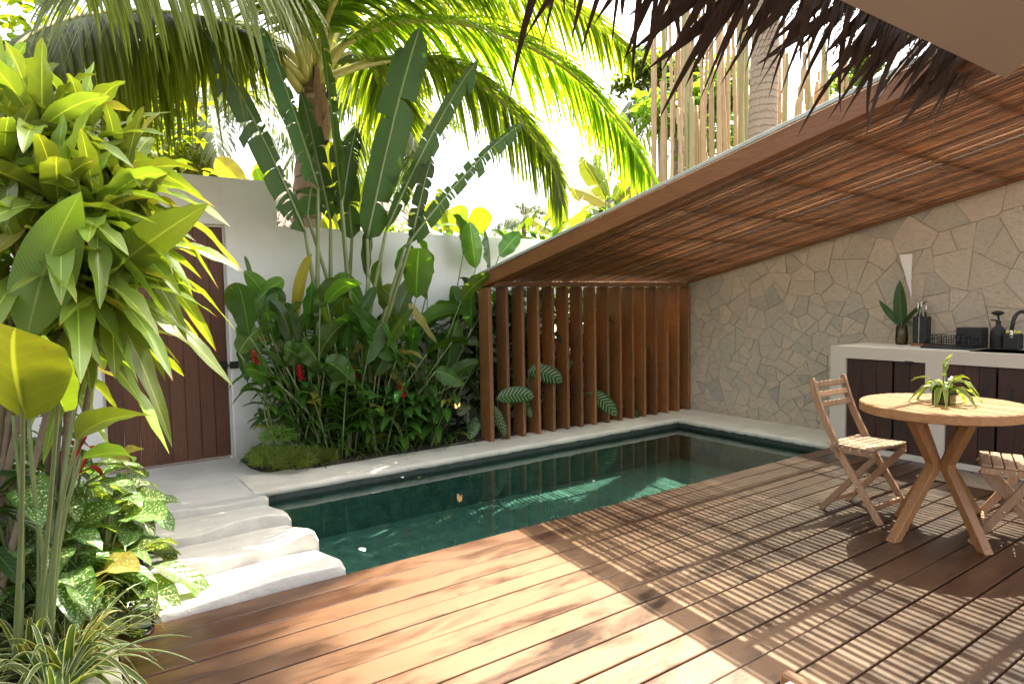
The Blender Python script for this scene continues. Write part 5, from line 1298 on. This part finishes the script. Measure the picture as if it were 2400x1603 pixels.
banana(1400, 10.5, [((1420,470),(1360,368),.36,.4,9),((1430,465),(1395,360),.30,.8,8),((1425,480),(1335,440),.3,.5,7),((1440,470),(1480,400),.3,.7,6),((1450,480),(1505,440),.3,.5,5)], 'torn-leaved banana plant beside the bamboo thicket')
# shrubs of spiky leaves behind the wall end
for i, (u, v, d, n, L, m_) in enumerate(((1200,560,8.6,40,.5,L_dark),(1265,545,9.0,40,.55,L_cala),(1150,560,8.0,36,.4,L_ging),(1345,520,10,46,.5,L_tree),(1440,470,11.5,60,.5,L_tree),(960,530,8.4,36,.38,L_tree),(500,400,9.0,40,.3,L_ban))):
    b = P(u, 640, d=d); b.z = -.1; hh = P(u, v, d=d).z
    filler('leafy_shrub', ['dark spiky shrub over the wall beside the pergola','green spiky shrub behind the wall near the beam','glossy shrub behind the calatheas','light green shrub at the foot of the beam','light green shrub below the bamboo','pale shrub behind the big stalks','yellow-green shrub above the door wall'][i], b, n*2, L, .09, m_, (hh-.9,hh+.12), .5, 900+i, 'shrub', None, (.1,1.3), seg=8, stems=6)
# broadleaf trees
def tree(u, v, d, rad, label, seed, n=2600, ls=.20, mat=L_tree, clumps=16):
    q = random.Random(seed); c = P(u, v, d=d); b = V((c.x,c.y,-.1)); t = thing('broadleaf_tree', b, label, 'tree', None)
    tr = MB().tube(bez(b, (b+c)/2+V((.2,0,0)), c-V((0,0,rad*.3)), 12), [.16-.008*k for k in range(13)], 8); cl = []
    for k in range(clumps):
        a, e = q.uniform(0,6.28), q.uniform(-.6,1.3); o = V((math.cos(a)*math.cos(e), math.sin(a)*math.cos(e), math.sin(e)*.8))*rad*q.uniform(.45,1.0); cl.append((c+o, rad*q.uniform(.2,.42)))
        tr.tube([c-V((0,0,rad*.4)), c+o*.5, c+o], [.05,.03,.012], 6)
    tr.obj('trunk', M_bark, t, True); v_ = []; f_ = []; uv = []
    for k in range(n):
        cc, rr = cl[q.randrange(clumps)]; a, e = q.uniform(0,6.28), math.asin(q.uniform(-1,1)); p = cc+V((math.cos(a)*math.cos(e), math.sin(a)*math.cos(e), math.sin(e)*.7))*rr*q.uniform(.4,1.05)
        az = q.uniform(0,6.28); lp, lf, lu = leafgeo(arcpath(p, az, q.uniform(-.6,.7), ls*q.uniform(.7,1.3), .3, 3), sidez(az, q.uniform(-.8,.8)), ls*.42, prof_lance, .1, nu=2)
        n0 = len(v_); v_ += lp; f_ += [tuple(i+n0 for i in g) for g in lf]; uv += lu
    mesh('crown', v_, f_, mat, t, True, uv); return t
tree(1620,290,15.5,1.5,'sunlit broadleaf tree glimpsed through the bamboo canes',1, 1800, .30)
tree(1545,215,17.0,1.2,'broadleaf tree left of the bamboo thicket',2, 1400, .28)
tree(2010,215,13.0,0.8,'small tree with yellow-green leaves over the pergola glass',3, 1200, .16)
tree(-60,330,8.0,1.5,'dark tree filling the corner behind the lime green shrub',4, 2600, .22, L_dark)
tree(240,230,9.5,1.5,'dense dark tree behind the hanging palm fronds',5, 2600, .2, L_palm)
tree(455,420,12,0.7,'small bright yellow-green tree above the door wall',6, 900, .16, L_ban)
